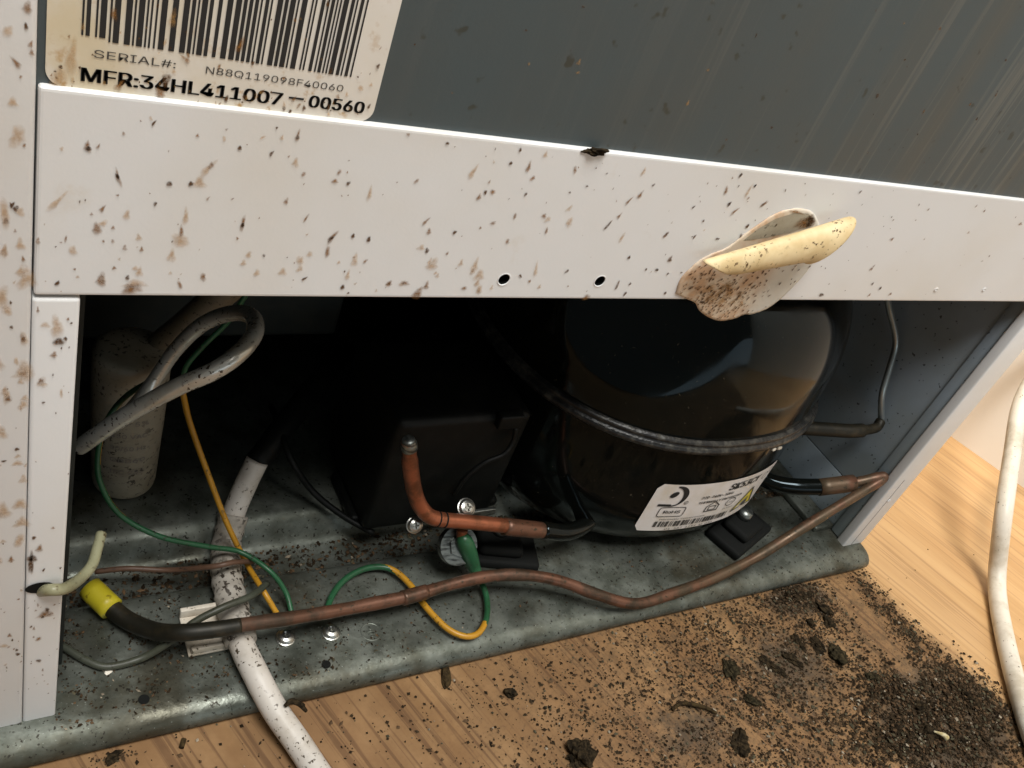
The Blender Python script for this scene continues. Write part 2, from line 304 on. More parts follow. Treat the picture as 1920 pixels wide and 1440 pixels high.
P['stub_copper'] = [[0.1642,0.038,0.1007],[0.1702,0.038,0.0832],[0.1762,0.037,0.0681],[0.1819,0.035,0.0587],[0.1889,0.033,0.0535],[0.2044,0.031,0.0506],[0.2222,0.029,0.0472],[0.2453,0.0275,0.0412]]
P['stub_sleeve'] = [[0.2272,0.0287,0.0454],[0.2553,0.027,0.0382]]
P['stub_black'] = [[0.2507,0.0273,0.0396],[0.2673,0.027,0.035],[0.2825,0.031,0.0329],[0.2909,0.036,0.0341],[0.2988,0.045,0.0335]]
P['earth'] = [[0.2079,0.033,0.0392],[0.2096,0.03,0.0353],[0.2165,0.027,0.0224],[0.2207,0.0213,0.016],[0.2207,0.0118,0.0135],[0.2152,0.0005,0.014],[0.2075,-0.0067,0.0145],[0.2,-0.007,0.0145],[0.1931,-0.0009,0.0145],[0.1878,0.0118,0.0145],[0.1852,0.0259,0.014],[0.1809,0.0351,0.014],[0.1749,0.0392,0.014],[0.1653,0.0395,0.014],[0.1548,0.0356,0.0135],[0.1466,0.0284,0.013],[0.1414,0.02,0.013]]
P['side_tube'] = [[0.4464,0.06,0.1678],[0.46,0.058,0.1544],[0.4729,0.05,0.1371],[0.4723,0.043,0.1226],[0.4708,0.036,0.1079],[0.4782,0.03,0.0911]]
P['side_stub'] = [[0.4171,0.0371,0.085],[0.4376,0.0311,0.087],[0.4516,0.0272,0.0885],[0.4689,0.0261,0.09],[0.4743,0.0284,0.093]]
P['dark_tube'] = [[0.1626,0.19,-0.0111],[0.1468,0.14,0.0256],[0.1359,0.105,0.0501],[0.137,0.085,0.0465],[0.1486,0.078,0.0302],[0.162,0.0677,0.022],[0.176,0.0568,0.018]]
P['power_cord'] = [[0.7279,0.03,0.62],[0.7279,0.032,0.42],[0.724,0.042,0.24],[0.7,0.0626,0.1161],[0.67,0.0506,0.0993],[0.645,0.0346,0.0846],[0.62,0.0092,0.0675],[0.59,-0.0219,0.0473],[0.5897,-0.0443,0.014],[0.5763,-0.0618,0.006],[0.5522,-0.0853,0.006],[0.5319,-0.1072,0.006],[0.5145,-0.1276,0.006],[0.4982,-0.1495,0.006],[0.4815,-0.175,0.006]]
SPOTS=[(0.0176,0.2736,0.0022,0.00292,1,0),(0.0174,0.2697,0.00104,0.00171,0,0),(0.0185,0.2645,0.00114,0.00178,1,0),(0.0157,0.2619,0.00113,0.00358,1,40),(0.0166,0.259,0.00076,0.00091,1,0),(0.0298,0.2446,0.00171,0.00362,1,0),(0.03,0.244,0.00145,0.00177,0,0),(0.032,0.2448,0.00086,0.00177,1,-30),(0.037,0.2485,0.00096,0.00113,1,0),(0.0431,0.2518,0.00071,0.00205,0,-30),(0.0529,0.2498,0.00094,0.00139,1,0),(0.059,0.2496,0.00116,0.00184,2,0),(0.063,0.2476,0.00119,0.00166,0,0),(0.068,0.251,0.0008,0.0022,2,-60),(0.0726,0.2514,0.00123,0.00166,2,0),(0.0764,0.2524,0.00135,0.00334,1,0),(0.0765,0.2518,0.00125,0.00134,0,0),(0.0709,0.2538,0.00071,0.00087,0,0),(0.0708,0.2469,0.00103,0.00192,0,-20),(0.0174,0.2435,0.00096,0.00121,1,0),(0.02,0.2437,0.00122,0.00152,1,0),(0.0202,0.2384,0.00289,0.00941,2,0),(0.02,0.2379,0.00165,0.00314,1,0),(0.0366,0.2375,0.00117,0.00494,1,20),(0.0365,0.2375,0.00099,0.00219,0,20),(0.048,0.2366,0.00152,0.00193,0,0),(0.0529,0.237,0.00146,0.00195,0,0),(0.0548,0.2376,0.00392,0.00344,2,0),(0.0563,0.2415,0.00215,0.00563,2,-35),(0.057,0.2424,0.00147,0.00224,1,0),(0.0772,0.2452,0.00181,0.00348,2,0),(0.0799,0.2421,0.00141,0.00166,1,0),(0.0891,0.2435,0.00135,0.00181,1,0),(0.0885,0.2408,0.00203,0.00183,1,0),(0.0923,0.2404,0.00138,0.0016,0,0),(0.0989,0.2378,0.00179,0.00507,2,0),(0.0242,0.2301,0.00173,0.00665,2,-35),(0.0159,0.2276,0.00142,0.00187,0,0),(0.0137,0.2266,0.00248,0.0088,2,0),(0.014,0.2242,0.00142,0.00223,1,0),(0.0338,0.2288,0.00118,0.00286,1,-30),(0.0315,0.2272,0.00081,0.00115,1,0),(0.0392,0.2275,0.00206,0.00292,2,0),(0.0453,0.2309,0.00105,0.00151,0,0),(0.0527,0.228,0.00179,0.00541,2,0),(0.0521,0.2237,0.00151,0.00369,1,0),(0.0522,0.2209,0.00556,0.00437,2,0),(0.0769,0.234,0.00164,0.0021,1,0),(0.0669,0.227,0.00138,0.00563,1,0),(0.0669,0.2261,0.00107,0.00214,0,0),(0.0831,0.2293,0.00091,0.0032,1,-25),(0.0204,0.2246,0.00103,0.00136,1,0),(0.0329,0.2233,0.00276,0.00353,1,0),(0.0342,0.2248,0.00184,0.00293,2,-40),(0.0364,0.2237,0.00103,0.00154,1,0),(0.0205,0.2192,0.00131,0.00198,1,0),(0.0263,0.2201,0.00081,0.00212,1,0),(0.0345,0.2198,0.00084,0.00108,1,0),(0.0366,0.2199,0.00104,0.00133,1,0),(0.0394,0.2181,0.00125,0.00221,1,0),(0.0433,0.2178,0.00127,0.00174,1,0),(0.0423,0.2213,0.00193,0.00219,2,0),(0.0169,0.2181,0.00258,0.00349,2,0),(0.0916,0.2238,0.00167,0.00605,1,-30),(0.0912,0.2231,0.00131,0.00269,0,-30),(0.0974,0.2244,0.00159,0.00176,0,0),(0.1022,0.2235,0.0015,0.00248,0,0),(0.0912,0.219,0.00181,0.00413,1,0),(0.0998,0.2165,0.00226,0.00568,2,0),(0.103,0.2162,0.00115,0.00215,1,-40),(0.0249,0.2072,0.00101,0.00226,0,-30),(0.0347,0.2086,0.00289,0.00448,1,0),(0.035,0.2086,0.00193,0.0032,2,0),(0.0374,0.2121,0.00116,0.00152,1,0),(0.0423,0.212,0.00198,0.00192,2,0),(0.0407,0.2092,0.00138,0.00181,0,0),(0.042,0.2058,0.00551,0.00396,1,0),(0.0426,0.2074,0.00601,0.00328,2,0),(0.0535,0.2073,0.00126,0.00336,1,30),(0.0591,0.2098,0.00193,0.00336,1,0),(0.0739,0.2171,0.00101,0.0012,0,0),(0.0864,0.2098,0.00109,0.00214,0,-50),(0.0988,0.2114,0.0019,0.00363,2,0),(0.0983,0.2071,0.00191,0.00193,0,0),(0.1122,0.2087,0.00242,0.00227,2,0),(0.1166,0.2088,0.00273,0.00259,2,0),(0.0175,0.2141,0.00105,0.00179,1,0),(0.0204,0.2144,0.00221,0.00359,2,0),(0.0171,0.2106,0.00264,0.00364,2,0),(0.0158,0.2217,0.00085,0.00114,1,0),(0.1052,0.2559,0.0014,0.00117,1,-40),(0.1171,0.2546,0.00136,0.00121,0,0),(0.1114,0.2427,0.00136,0.00216,1,-20),(0.1275,0.2468,0.00236,0.00515,2,-15),(0.1448,0.2502,0.00181,0.00393,1,0),(0.1385,0.2507,0.00122,0.00155,0,0),(0.14,0.255,0.00122,0.00164,0,0),(0.1476,0.2468,0.00184,0.00201,1,0),(0.1338,0.2444,0.00095,0.00158,1,0),(0.1322,0.2394,0.00163,0.00297,1,0),(0.1337,0.2409,0.00123,0.00202,0,0),(0.136,0.2413,0.00247,0.00175,1,0),(0.1472,0.2413,0.00115,0.00179,0,0),(0.1609,0.2508,0.00148,0.00297,1,10),(0.1864,0.2524,0.00162,0.00394,2,0),(0.1624,0.2431,0.00106,0.00099,0,0),(0.1676,0.2457,0.00107,0.00098,0,0),(0.1893,0.2444,0.002,0.00324,1,-15),(0.1859,0.2419,0.00116,0.00444,1,-30),(0.1926,0.2481,0.00117,0.0016,0,-50),(0.1464,0.2339,0.00145,0.00243,1,0),(0.1566,0.2346,0.00211,0.00218,1,0),(0.1584,0.2334,0.00228,0.00264,2,0),(0.1646,0.2377,0.00185,0.00363,2,-25),(0.1668,0.2329,0.00283,0.00448,2,0),(0.118,0.2304,0.00131,0.00343,1,-30),(0.1199,0.227,0.00186,0.00238,1,0),(0.1282,0.2272,0.00151,0.00171,0,0),(0.1399,0.2311,0.00242,0.00143,1,0),(0.1361,0.2292,0.00113,0.00115,1,0),(0.1471,0.225,0.00178,0.00224,1,0),(0.1596,0.2295,0.00139,0.0027,1,0),(0.182,0.2327,0.00133,0.00462,0,-25),(0.1848,0.2364,0.00133,0.00304,1,-25),(0.1898,0.2283,0.00189,0.00478,2,0),(0.2077,0.2304,0.00182,0.00293,1,-20),(0.1212,0.2205,0.00176,0.00218,0,0),(0.119,0.2215,0.00335,0.00216,2,0),(0.1281,0.2199,0.00126,0.00133,1,0),(0.1245,0.2158,0.00486,0.00449,2,0),(0.1389,0.2159,0.00293,0.00539,2,0),(0.1416,0.2124,0.00373,0.00551,2,0),(0.1124,0.2087,0.00242,0.00227,1,0),(0.1175,0.2089,0.00343,0.00183,1,0),(0.1247,0.2081,0.0024,0.00311,1,0),(0.1227,0.2054,0.00423,0.00471,1,0),(0.138,0.2074,0.00297,0.00144,1,0),(0.1567,0.2124,0.00205,0.00113,0,-50),(0.1616,0.2149,0.00176,0.00646,2,10),(0.161,0.2104,0.00193,0.00115,1,-50),(0.1738,0.2146,0.00117,0.00248,0,-30),(0.1967,0.2208,0.00143,0.00201,0,0),(0.215,0.2208,0.00247,0.00293,1,0),(0.2112,0.2163,0.00133,0.0014,0,0),(0.1974,0.2093,0.00147,0.00441,0,0),(0.2026,0.2101,0.00112,0.00177,0,0),(0.2025,0.2058,0.00131,0.00271,0,0),(0.1867,0.2043,0.00356,0.00301,1,0),(0.1488,0.2545,0.00168,0.00284,2,0),(0.2271,0.2547,0.0013,0.00225,0,-20),(0.2359,0.2513,0.00135,0.00139,0,0),(0.2241,0.2487,0.00186,0.00384,1,15),(0.2343,0.2491,0.00192,0.00623,2,0),(0.2287,0.2437,0.00153,0.00238,1,-30),(0.2136,0.2415,0.00091,0.00218,0,-40),(0.2211,0.2366,0.00132,0.00113,0,0),(0.233,0.2411,0.00136,0.00485,1,-40),(0.2449,0.2449,0.00161,0.00405,1,-40),(0.2208,0.2302,0.00114,0.0025,0,-20),(0.2315,0.2299,0.00138,0.00119,0,0),(0.2422,0.2317,0.00143,0.00258,0,0),(0.2427,0.2357,0.00223,0.00202,0,0),(0.2268,0.2547,0.00106,0.0017,0,0),(0.236,0.2515,0.00128,0.00132,0,0),(0.2287,0.2438,0.00145,0.00255,0,-25),(0.2445,0.2449,0.00133,0.00307,1,-30),(0.2359,0.2466,0.00129,0.0015,1,0),(0.29,0.2532,0.0013,0.00175,0,0),(0.336,0.2488,0.00174,0.00139,1,0),(0.3189,0.2429,0.0012,0.00122,1,0),(0.326,0.2344,0.00198,0.0022,1,-30),(0.3256,0.2202,0.00177,0.00428,1,-15),(0.3326,0.2123,0.00157,0.00244,0,0),(0.3398,0.2101,0.00187,0.00207,0,0),(0.305,0.2063,0.00414,0.00201,0,0),(0.3355,0.2066,0.00159,0.00251,1,0),(0.3654,0.2525,0.00134,0.00178,1,0),(0.3733,0.2506,0.00165,0.00182,1,0),(0.4062,0.2461,0.00393,0.00175,1,0),(0.3731,0.2399,0.00224,0.00153,2,0),(0.3492,0.2072,0.0022,0.00213,1,0),(0.2078,0.2305,0.0019,0.00309,1,-15),(0.215,0.2208,0.00216,0.00278,1,0),(0.2117,0.2161,0.00126,0.0015,0,0),(0.2066,0.2162,0.00088,0.00165,0,0),(0.2173,0.2146,0.0011,0.00169,0,0),(0.2208,0.2063,0.00132,0.00194,0,0),(0.2233,0.2153,0.00131,0.00085,0,0),(0.2323,0.2299,0.00131,0.00081,0,0),(0.401,0.2289,0.00153,0.00145,1,0),(0.3985,0.2261,0.00183,0.00126,2,0),(0.3464,0.2353,0.00131,0.00131,2,0),(0.015,0.2013,0.0008,0.00136,0,0),(0.0152,0.1938,0.00098,0.00153,0,0),(0.0179,0.1902,0.0025,0.00484,2,0),(0.0177,0.1902,0.00166,0.00302,1,0),(0.0163,0.1829,0.00143,0.00313,2,0),(0.0142,0.1714,0.00257,0.00658,2,0),(0.0146,0.1701,0.00173,0.00265,1,0),(0.0136,0.1728,0.00171,0.00327,2,0),(0.0174,0.1761,0.00155,0.00324,2,0),(0.0175,0.1665,0.00088,0.00231,2,0),(0.0167,0.1513,0.00137,0.00175,0,0),(0.0136,0.1471,0.00154,0.00103,0,0),(0.0209,0.199,0.00099,0.00209,1,0),(0.0252,0.1937,0.00385,0.00725,2,0),(0.0226,0.1943,0.00253,0.00239,2,0),(0.0258,0.1888,0.00391,0.00248,0,0),(0.0273,0.1897,0.00122,0.00186,0,0),(0.0283,0.1868,0.00071,0.00088,0,0),(0.0265,0.1866,0.00061,0.00101,0,0),(0.0248,0.1846,0.00218,0.00228,1,0),(0.0224,0.1752,0.00309,0.00395,2,0),(0.022,0.1757,0.00194,0.00263,1,0),(0.0248,0.1777,0.00071,0.00092,0,0),(0.0228,0.168,0.00108,0.00096,0,0),(0.027,0.1712,0.00109,0.00407,2,0),(0.0259,0.1639,0.00055,0.00084,0,0),(0.0195,0.1996,0.00098,0.00173,1,0),(0.0198,0.1926,0.00084,0.0012,1,0),(0.02,0.183,0.00086,0.00151,1,0),(0.0201,0.1779,0.00087,0.00129,1,0),(0.0233,0.2011,0.001,0.00116,2,0),(0.0277,0.1961,0.00103,0.0012,1,0),(0.0215,0.1131,0.00152,0.00227,0,0),(0.0209,0.1012,0.00207,0.01191,0,0),(0.0212,0.1034,0.0031,0.00454,0,0),(0.0231,0.1079,0.00258,0.00358,1,0),(0.0155,0.1045,0.00201,0.00304,1,0),(0.0265,0.1166,0.00154,0.00122,1,0),(0.0292,0.0969,0.00087,0.00133,0,0),(0.0255,0.0739,0.00502,0.00516,1,0),(0.026,0.0763,0.00167,0.00205,0,0),(0.0232,0.0796,0.00087,0.00201,1,0),(0.0203,0.0719,0.00164,0.00144,0,0),(0.0247,0.0726,0.00111,0.00207,0,0),(0.0152,0.0657,0.00141,0.00272,1,0),(0.016,0.0628,0.00099,0.00169,0,0),(0.0136,0.0604,0.00327,0.00277,2,0),(0.0238,0.0608,0.00227,0.0026,1,0),(0.0177,0.0542,0.00191,0.00198,0,0),(0.0241,0.0478,0.00198,0.00227,0,0),(0.0254,0.0418,0.00095,0.00186,1,0),(0.0144,0.0476,0.00078,0.00157,1,0),(0.0272,0.0739,0.00168,0.00207,1,0),(0.0223,0.0671,0.00111,0.00211,1,0)]
# ================================================================ setting
floor = obj('floor', [(-3, -3, 0), (4, -3, 0), (4, 4, 0), (-3, 4, 0)], [(0, 1, 2, 3)], M['floor'], smooth=False); tag(floor, kind='structure')
W0 = Vector((0.7149, 0.0779, 0)); wd = Vector((0.0201, -0.0546, 0)).normalized(); wn = Vector((-wd.y, wd.x, 0))
a, b = W0 - wd * 3.2, W0 + wd * 2.2
wall = obj('wall', [a, b, b + wn * .1, a + wn * .1] + [q + Vector((0, 0, 2.5)) for q in (a, b, b + wn * .1, a + wn * .1)],
    [(0, 1, 5, 4), (1, 2, 6, 5), (2, 3, 7, 6), (3, 0, 4, 7), (4, 5, 6, 7)], M['wall'], smooth=False)
tag(wall, 'bright cream painted wall behind the loose white cord', 'wall', kind='structure')

# ================================================================ refrigerator
F = thing('refrigerator', 'grimy white refrigerator seen from behind with its lower cover off', 'refrigerator', (0.25, 0.25, 0))
XL, XR = 0.0, 0.4985
def boolean_cut(o, cutters):
    for c in cutters:
        md = o.modifiers.new('cut', 'BOOLEAN'); md.operation = 'DIFFERENCE'; md.object = c; md.solver = 'EXACT'
    dg = bpy.context.evaluated_depsgraph_get(); me = bpy.data.meshes.new_from_object(o.evaluated_get(dg)); o.modifiers.clear(); o.data = me
    for c in cutters: bpy.data.objects.remove(c)
rail = box_obj('cross_rail', (0.0199, XR, 0, 0.010, 0.2032, 0.2573), M['white'], F, 0.0010, 3)
HOLES = [(0.1513, 0.2107), (0.1893, 0.2108)]
cut = []
for hx, hz in HOLES:
    bm = bmesh.new(); bmesh.ops.create_cone(bm, cap_ends=True, segments=20, radius1=0.0021, radius2=0.0021, depth=0.05, matrix=Matrix.Translation((hx, 0, hz)) @ Matrix.Rotation(math.pi / 2, 4, 'X'))
    cut.append(bm_obj('cutter', bm, M['rubber'], None))
boolean_cut(rail, cut)
for p in rail.data.polygons: p.use_smooth = False
for hx, hz in HOLES:      # pressed rim, and bore coloured black for the shade inside the hole
    vs, fs = [], []; n = 24
    for r, y in ((0.00195, 0.0001), (0.00208, -0.00012), (0.0023, -0.00018), (0.0026, 0.0001)):
        for k in range(n): vs.append((hx + r * math.cos(2 * math.pi * k / n), y, hz + r * math.sin(2 * math.pi * k / n)))
    for i in range(3):
        for k in range(n): fs.append((i * n + k, i * n + (k + 1) % n, (i + 1) * n + (k + 1) % n, (i + 1) * n + k))
    obj('punched_rim', vs, fs, M['white'], rail)
    vs = [(hx + 0.00205 * math.cos(2 * math.pi * k / n), y, hz + 0.00205 * math.sin(2 * math.pi * k / n)) for y in (0.0002, 0.0070) for k in range(n)]
    obj('hole_bore', vs, [(k, (k + 1) % n, n + (k + 1) % n, n + k) for k in range(n)] + [tuple(range(n, 2 * n))], M['rubber'], rail, False)
for hx, hz in [(0.380, 0.2098), (0.4174, 0.2103), (0.4884, 0.0515)]:   # small pressed dimples
    vs, fs = [], []; n = 16
    for r, y in ((0.0, -0.00012), (0.0006, -0.00015), (0.0010, -0.0004), (0.0016, 0.0001)):
        for k in range(n): vs.append((hx + r * math.cos(2 * math.pi * k / n), y, hz + 0.8 * r * math.sin(2 * math.pi * k / n)))
    for i in range(3):
        for k in range(n): fs.append((i * n + k, i * n + (k + 1) % n, (i + 1) * n + (k + 1) % n, (i + 1) * n + k))
    obj('pressed_dimple', vs, fs, M['white'], rail)
post = box_obj('side_post', (XL, 0.0195, 0, 0.016, 0.0066, 0.80), M['white'], F, 0.0012, 2)
strip = box_obj('post_strip', (0.01965, 0.0304, 0.0002, 0.009, 0.0088, 0.2022), M['white'], F, 0.0011, 3)
corner = box_obj('corner_post', (0.4790, XR, 0, 0.0062, 0.0092, 0.2030), M['white'], F, 0.0009, 2)
box_obj('post_crease', (0.4868, 0.4872, -0.0001, 0.002, 0.0092, 0.070), M['ink_grey'], corner)
# side wall of the compartment: an upper and a lower sheet with an open joint, and the returned flange
box_obj('side_panel', (0.4815, 0.4840, 0.0062, 0.46, 0.0436, 0.2620), M['side'], F, 0.0004)
box_obj('side_panel', (0.4816, 0.4840, 0.0062, 0.46, 0.0105, 0.0430), M['side'], F, 0.0004)
box_obj('folded_flange', (0.4803, 0.4814, 0.0062, 0.0135, 0.0110, 0.2030), M['side'], F, 0.0003)
box_obj('outer_wall', (0.4842, XR, 0.0063, 0.50, 0.0092, 0.80), M['white'], F, 0.0008)
box_obj('outer_wall', (XL, 0.004, 0.0163, 0.50, 0.0092, 0.80), M['white'], F, 0.0008)
panel = box_obj('rear_panel', (0.0196, XR - 0.015, 0.0018, 0.006, 0.2400, 0.7980), M['panel'], F)
box_obj('top_cover', (XL, XR, 0.0005, 0.50, 0.8005, 0.83), M['white'], F, 0.003)
# dark insulated step above and behind the compressor
bm = bmesh.new(); box(bm, 0.0042, 0.4813, 0.2800, 0.2850, 0.012, 0.262); box(bm, 0.0042, 0.4813, 0.0115, 0.2850, 0.2625, 0.2660)
box(bm, 0.0305, 0.034, 0.0165, 0.2795, 0.0175, 0.262)
bm_obj('compartment_liner', bm, M['liner'], F, False)
bm = bmesh.new(); box(bm, 0.0345, 0.175, 0.150, 0.2795, 0.068, 0.2620, 0.002)
bm_obj('insulation_box', bm, M['liner'], F, False)
# base tray: one pressed sheet, profile (y, z) swept along x
prof = [(-0.0122, 0.0004), (-0.0133, 0.002), (-0.0131, 0.0045), (-0.0118, 0.0068), (-0.0095, 0.0085), (-0.0063, 0.0096), (-0.002, 0.0100), (0.004, 0.0100), (0.02, 0.0099), (0.040, 0.0100),
        (0.0455, 0.0098), (0.0475, 0.0088), (0.0486, 0.006), (0.0500, 0.0035), (0.0525, 0.0028), (0.060, 0.0028), (0.0665, 0.0032), (0.0695, 0.0048), (0.0715, 0.0085), (0.0745, 0.0135), (0.0768, 0.0155), (0.0800, 0.0164), (0.09, 0.0165), (0.15, 0.0165), (0.279, 0.0165)]
xs = [0.004 + i * (0.4965 - 0.004) / 90 for i in range(91)] + [0.4985, 0.5000, 0.5008]
vs, fs = [], []; n = len(prof)
for i, x in enumerate(xs):
    e = max(0.0, (x - 0.4950) / 0.0058)
    for (y, z) in prof:
        wob = 0.0004 * math.sin(x * 41 + y * 90) if z > 0.008 else 0
        yy = y + (0.006 * e * e if y < 0 else 0)
        vs.append((x, yy, max(0.0004, (z + wob) * (1 - 0.55 * e * e))))
for i in range(len(xs) - 1):
    for j in range(n - 1): fs.append((i * n + j, (i + 1) * n + j, (i + 1) * n + j + 1, i * n + j + 1))
tray = obj('base_tray', vs, fs, M['galv'], F)
md = tray.modifiers.new('thick', 'SOLIDIFY'); md.thickness = 0.0006; md.offset = -1
# folded galvanised bracket along the side wall
bm = bmesh.new(); box(bm, 0.4640, 0.4812, 0.0140, 0.075, 0.0102, 0.0145, 0.0012); bm_obj('side_bracket', bm, M['galv'], F)
def cone(bm, r1, r2, d, mtx, seg=20): bmesh.ops.create_cone(bm, cap_ends=True, segments=seg, radius1=r1, radius2=r2, depth=d, matrix=mtx)
def screw(x, y, z, nrm=(0, 0, 1), r=0.0038, parent=F):
    q = Vector((0, 0, 1)).rotation_difference(Vector(nrm)).to_matrix().to_4x4(); T = Matrix.Translation((x, y, z)) @ q
    vs, fs = [], []; n = 24
    rings = [(r * 1.12, 0.0), (r * 1.12, 0.0006), (r * 1.0, 0.0008), (r * 0.97, 0.0013), (r * 0.8, 0.0021), (r * 0.5, 0.0026), (r * 0.44, 0.0026), (r * 0.2, 0.0014)]
    for (rr, h) in rings:
        for k in range(n):
            a = 2 * math.pi * k / n; s = 1.0
            if rr < r * 0.48: s = 1.0 if k % 6 in (0, 1, 5) else 0.45
            vs.append(T @ Vector((rr * s * math.cos(a), rr * s * math.sin(a), h)))
    for i in range(len(rings) - 1):
        for k in range(n): fs.append((i * n + k, i * n + (k + 1) % n, (i + 1) * n + (k + 1) % n, (i + 1) * n + k))
    fs.append(tuple((len(rings) - 1) * n + k for k in range(n)))
    return obj('screw', vs, fs, M['steel'], parent, False)
screw(0.1213, 0.0133, 0.0101); screw(0.1414, 0.0115, 0.0101)
# embossed earth symbol: a ring with three bars and a stem
vs, fs = [], []; n = 28
for r, h in ((0.0050, 0.0), (0.0047, 0.0005), (0.0043, 0.0005), (0.0040, 0.0)):
    for k in range(n): vs.append((0.1593 + r * math.cos(2 * math.pi * k / n), 0.0079 + r * math.sin(2 * math.pi * k / n), 0.0100 + h))
for i in range(3):
    for k in range(n): fs.append((i * n + k, i * n + (k + 1) % n, (i + 1) * n + (k + 1) % n, (i + 1) * n + k))
bm = bmesh.new()
for (w, y) in ((0.0050, 0.0002), (0.0034, -0.0012), (0.0018, -0.0025)): box(bm, 0.1593 - w / 2, 0.1593 + w / 2, 0.0079 + y - 0.0003, 0.0079 + y + 0.0003, 0.0098, 0.0105)
box(bm, 0.1590, 0.1596, 0.0083, 0.0108, 0.0098, 0.0105)
em = obj('embossed_earth_symbol', vs, fs, M['galv'], tray); bm_obj('earth_symbol_bars', bm, M['galv'], tray)
def disc(name, x, y, z, r, m_, parent, n=20, ry=None):
    return obj(name, [(x + r * math.cos(2 * math.pi * k / n), y + (ry or r) * math.sin(2 * math.pi * k / n), z) for k in range(n)], [tuple(range(n))], m_, parent, False)
disc('tray_hole', 0.1346, -0.0035, 0.0106, 0.0019, M['rubber'], tray); disc('tray_hole', 0.0610, -0.0015, 0.0107, 0.0021, M['rubber'], tray)

# ---------------------------------------------------------------- lettering
FONT = None
try:      # Blender's own bundled grotesque; the built-in font if that is not there
    import os
    FONT = bpy.data.fonts.load(os.path.join(bpy.utils.system_resource('DATAFILES'), 'fonts', 'Inter.woff2'))
except Exception: FONT = None
def text_mesh(body, size, bold=0.0, sx=1.0, align='LEFT', shear=0.0):
    cu = bpy.data.curves.new('txt', 'FONT'); cu.body = body; cu.size = size; cu.offset = bold; cu.align_x = align; cu.resolution_u = 3; cu.shear = shear
    if FONT: cu.font = FONT
    o = bpy.data.objects.new('txt', cu); COL.objects.link(o); dg = bpy.context.evaluated_depsgraph_get()
    me = bpy.data.meshes.new_from_object(o.evaluated_get(dg)); vs = [(v.co.x * sx, v.co.y) for v in me.vertices]; fs = [tuple(p.vertices) for p in me.polygons]
    bpy.data.objects.remove(o); bpy.data.meshes.remove(me); return vs, fs
class Print:      # flat print gathered in label coordinates (u right, v up), mapped onto the surface at build time
    def __init__(s): s.v = []; s.f = []
    def add(s, vs, fs, u=0, v=0):
        b = len(s.v); s.v += [(x + u, y + v) for x, y in vs]; s.f += [tuple(i + b for i in f) for f in fs]
    def rect(s, u0, u1, v0, v1): s.add([(u0, v0), (u1, v0), (u1, v1), (u0, v1)], [(0, 1, 2, 3)])
    def text(s, body, u, v, h, width=None, **k):
        bold = k.pop('bold', 0.0); vs, fs = text_mesh(body, h / 0.72, **k)
        if width:
            mx = max(x for x, y in vs); mn = min(x for x, y in vs); vs = [((x - mn) * width / (mx - mn), y) for x, y in vs]
        for dx in ((0.0,) if not bold else (-bold, 0.0, bold)): s.add(vs, fs, u + dx, v)
    def poly_line(s, pts, w, closed=True):
        n = len(pts)
        for i in range(n if closed else n - 1):
            a, b = Vector(pts[i]), Vector(pts[(i + 1) % n]); d = (b - a).normalized(); q = Vector((-d.y, d.x)) * w / 2; e = d * w * 0.4
            s.add([tuple(a - e - q), tuple(b + e - q), tuple(b + e + q), tuple(a - e + q)], [(0, 1, 2, 3)])
    def build(s, name, fn, m_, parent): return obj(name, [fn(u, v) for u, v in s.v], s.f, m_, parent, False)
out = [(0.2258, 0.2062), (0.2246, 0.2125), (0.2275, 0.2190), (0.2320, 0.2232), (0.2385, 0.2265), (0.2445, 0.2335), (0.2525, 0.2412), (0.2610, 0.2442), (0.2690, 0.2440), (0.2745, 0.2415), (0.2790, 0.2380), (0.2860, 0.2320), (0.2880, 0.2220), (0.2855, 0.2115), (0.2815, 0.2035), (0.2770, 0.1990), (0.2710, 0.1968), (0.2670, 0.1966), (0.2625, 0.1946), (0.2560, 0.1936), (0.2490, 0.1952), (0.2420, 0.1985), (0.2375, 0.2022), (0.2320, 0.2040)]
def inside(x, z):
    c = False; j = len(out) - 1
    for i in range(len(out)):
        if ((out[i][1] > z) != (out[j][1] > z)) and x < (out[j][0] - out[i][0]) * (z - out[i][1]) / (out[j][1] - out[i][1]) + out[i][0]: c = not c
        j = i
    return c
# rating label on the rear panel
LY = 0.0014
n = 8; cr = 0.0035; x0, x1, z0, z1 = 0.0212, 0.0950, 0.2572, 0.3350; pts = []
for (cx, cz, a0) in ((x1 - cr, z0 + cr, -90), (x1 - cr, z1 - cr, 0), (x0 + cr, z1 - cr, 90), (x0 + cr, z0 + cr, 180)):
    for k in range(n + 1): a = math.radians(a0 + 90 * k / n); pts.append((cx + cr * math.cos(a), cz + cr * math.sin(a)))
lab = obj('rating_label', [(x, LY, z) for x, z in pts] + [(x, 0.0017, z) for x, z in pts], [tuple(range(len(pts)))] + [(i, i + len(pts), (i + 1) % len(pts) + len(pts), (i + 1) % len(pts)) for i in range(len(pts))], M['label'], F, False)
lf = lambda u, v: (u, LY - 0.00015, v)
p = Print(); p.text('SERIAL#:', 0.0302, 0.26455, 0.0024, 0.0165); p.text('N88Q119098F40060', 0.0532, 0.26435, 0.0023, 0.0325)
p.build('lettering', lf, M['ink_soft'], lab)
p = Print(); p.text('MFR:34HL411007', 0.0281, 0.2590, 0.0043, 0.0432, bold=0.00021); p.text('00560', 0.0781, 0.2594, 0.0042, 0.0140, bold=0.00021); p.rect(0.0729, 0.0766, 0.2609, 0.2614)
p.build('lettering', lf, M['ink'], lab)
p = Print(); rb = random.Random(3); u = 0.0276
while u < 0.0880:
    w = rb.choice((0.0004, 0.0004, 0.0008, 0.0012)); g = rb.choice((0.0004, 0.0004, 0.0006, 0.0010))
    p.rect(u, min(u + w, 0.0884), 0.2683 if u > 0.0315 else 0.2690, 0.310); u += w + g
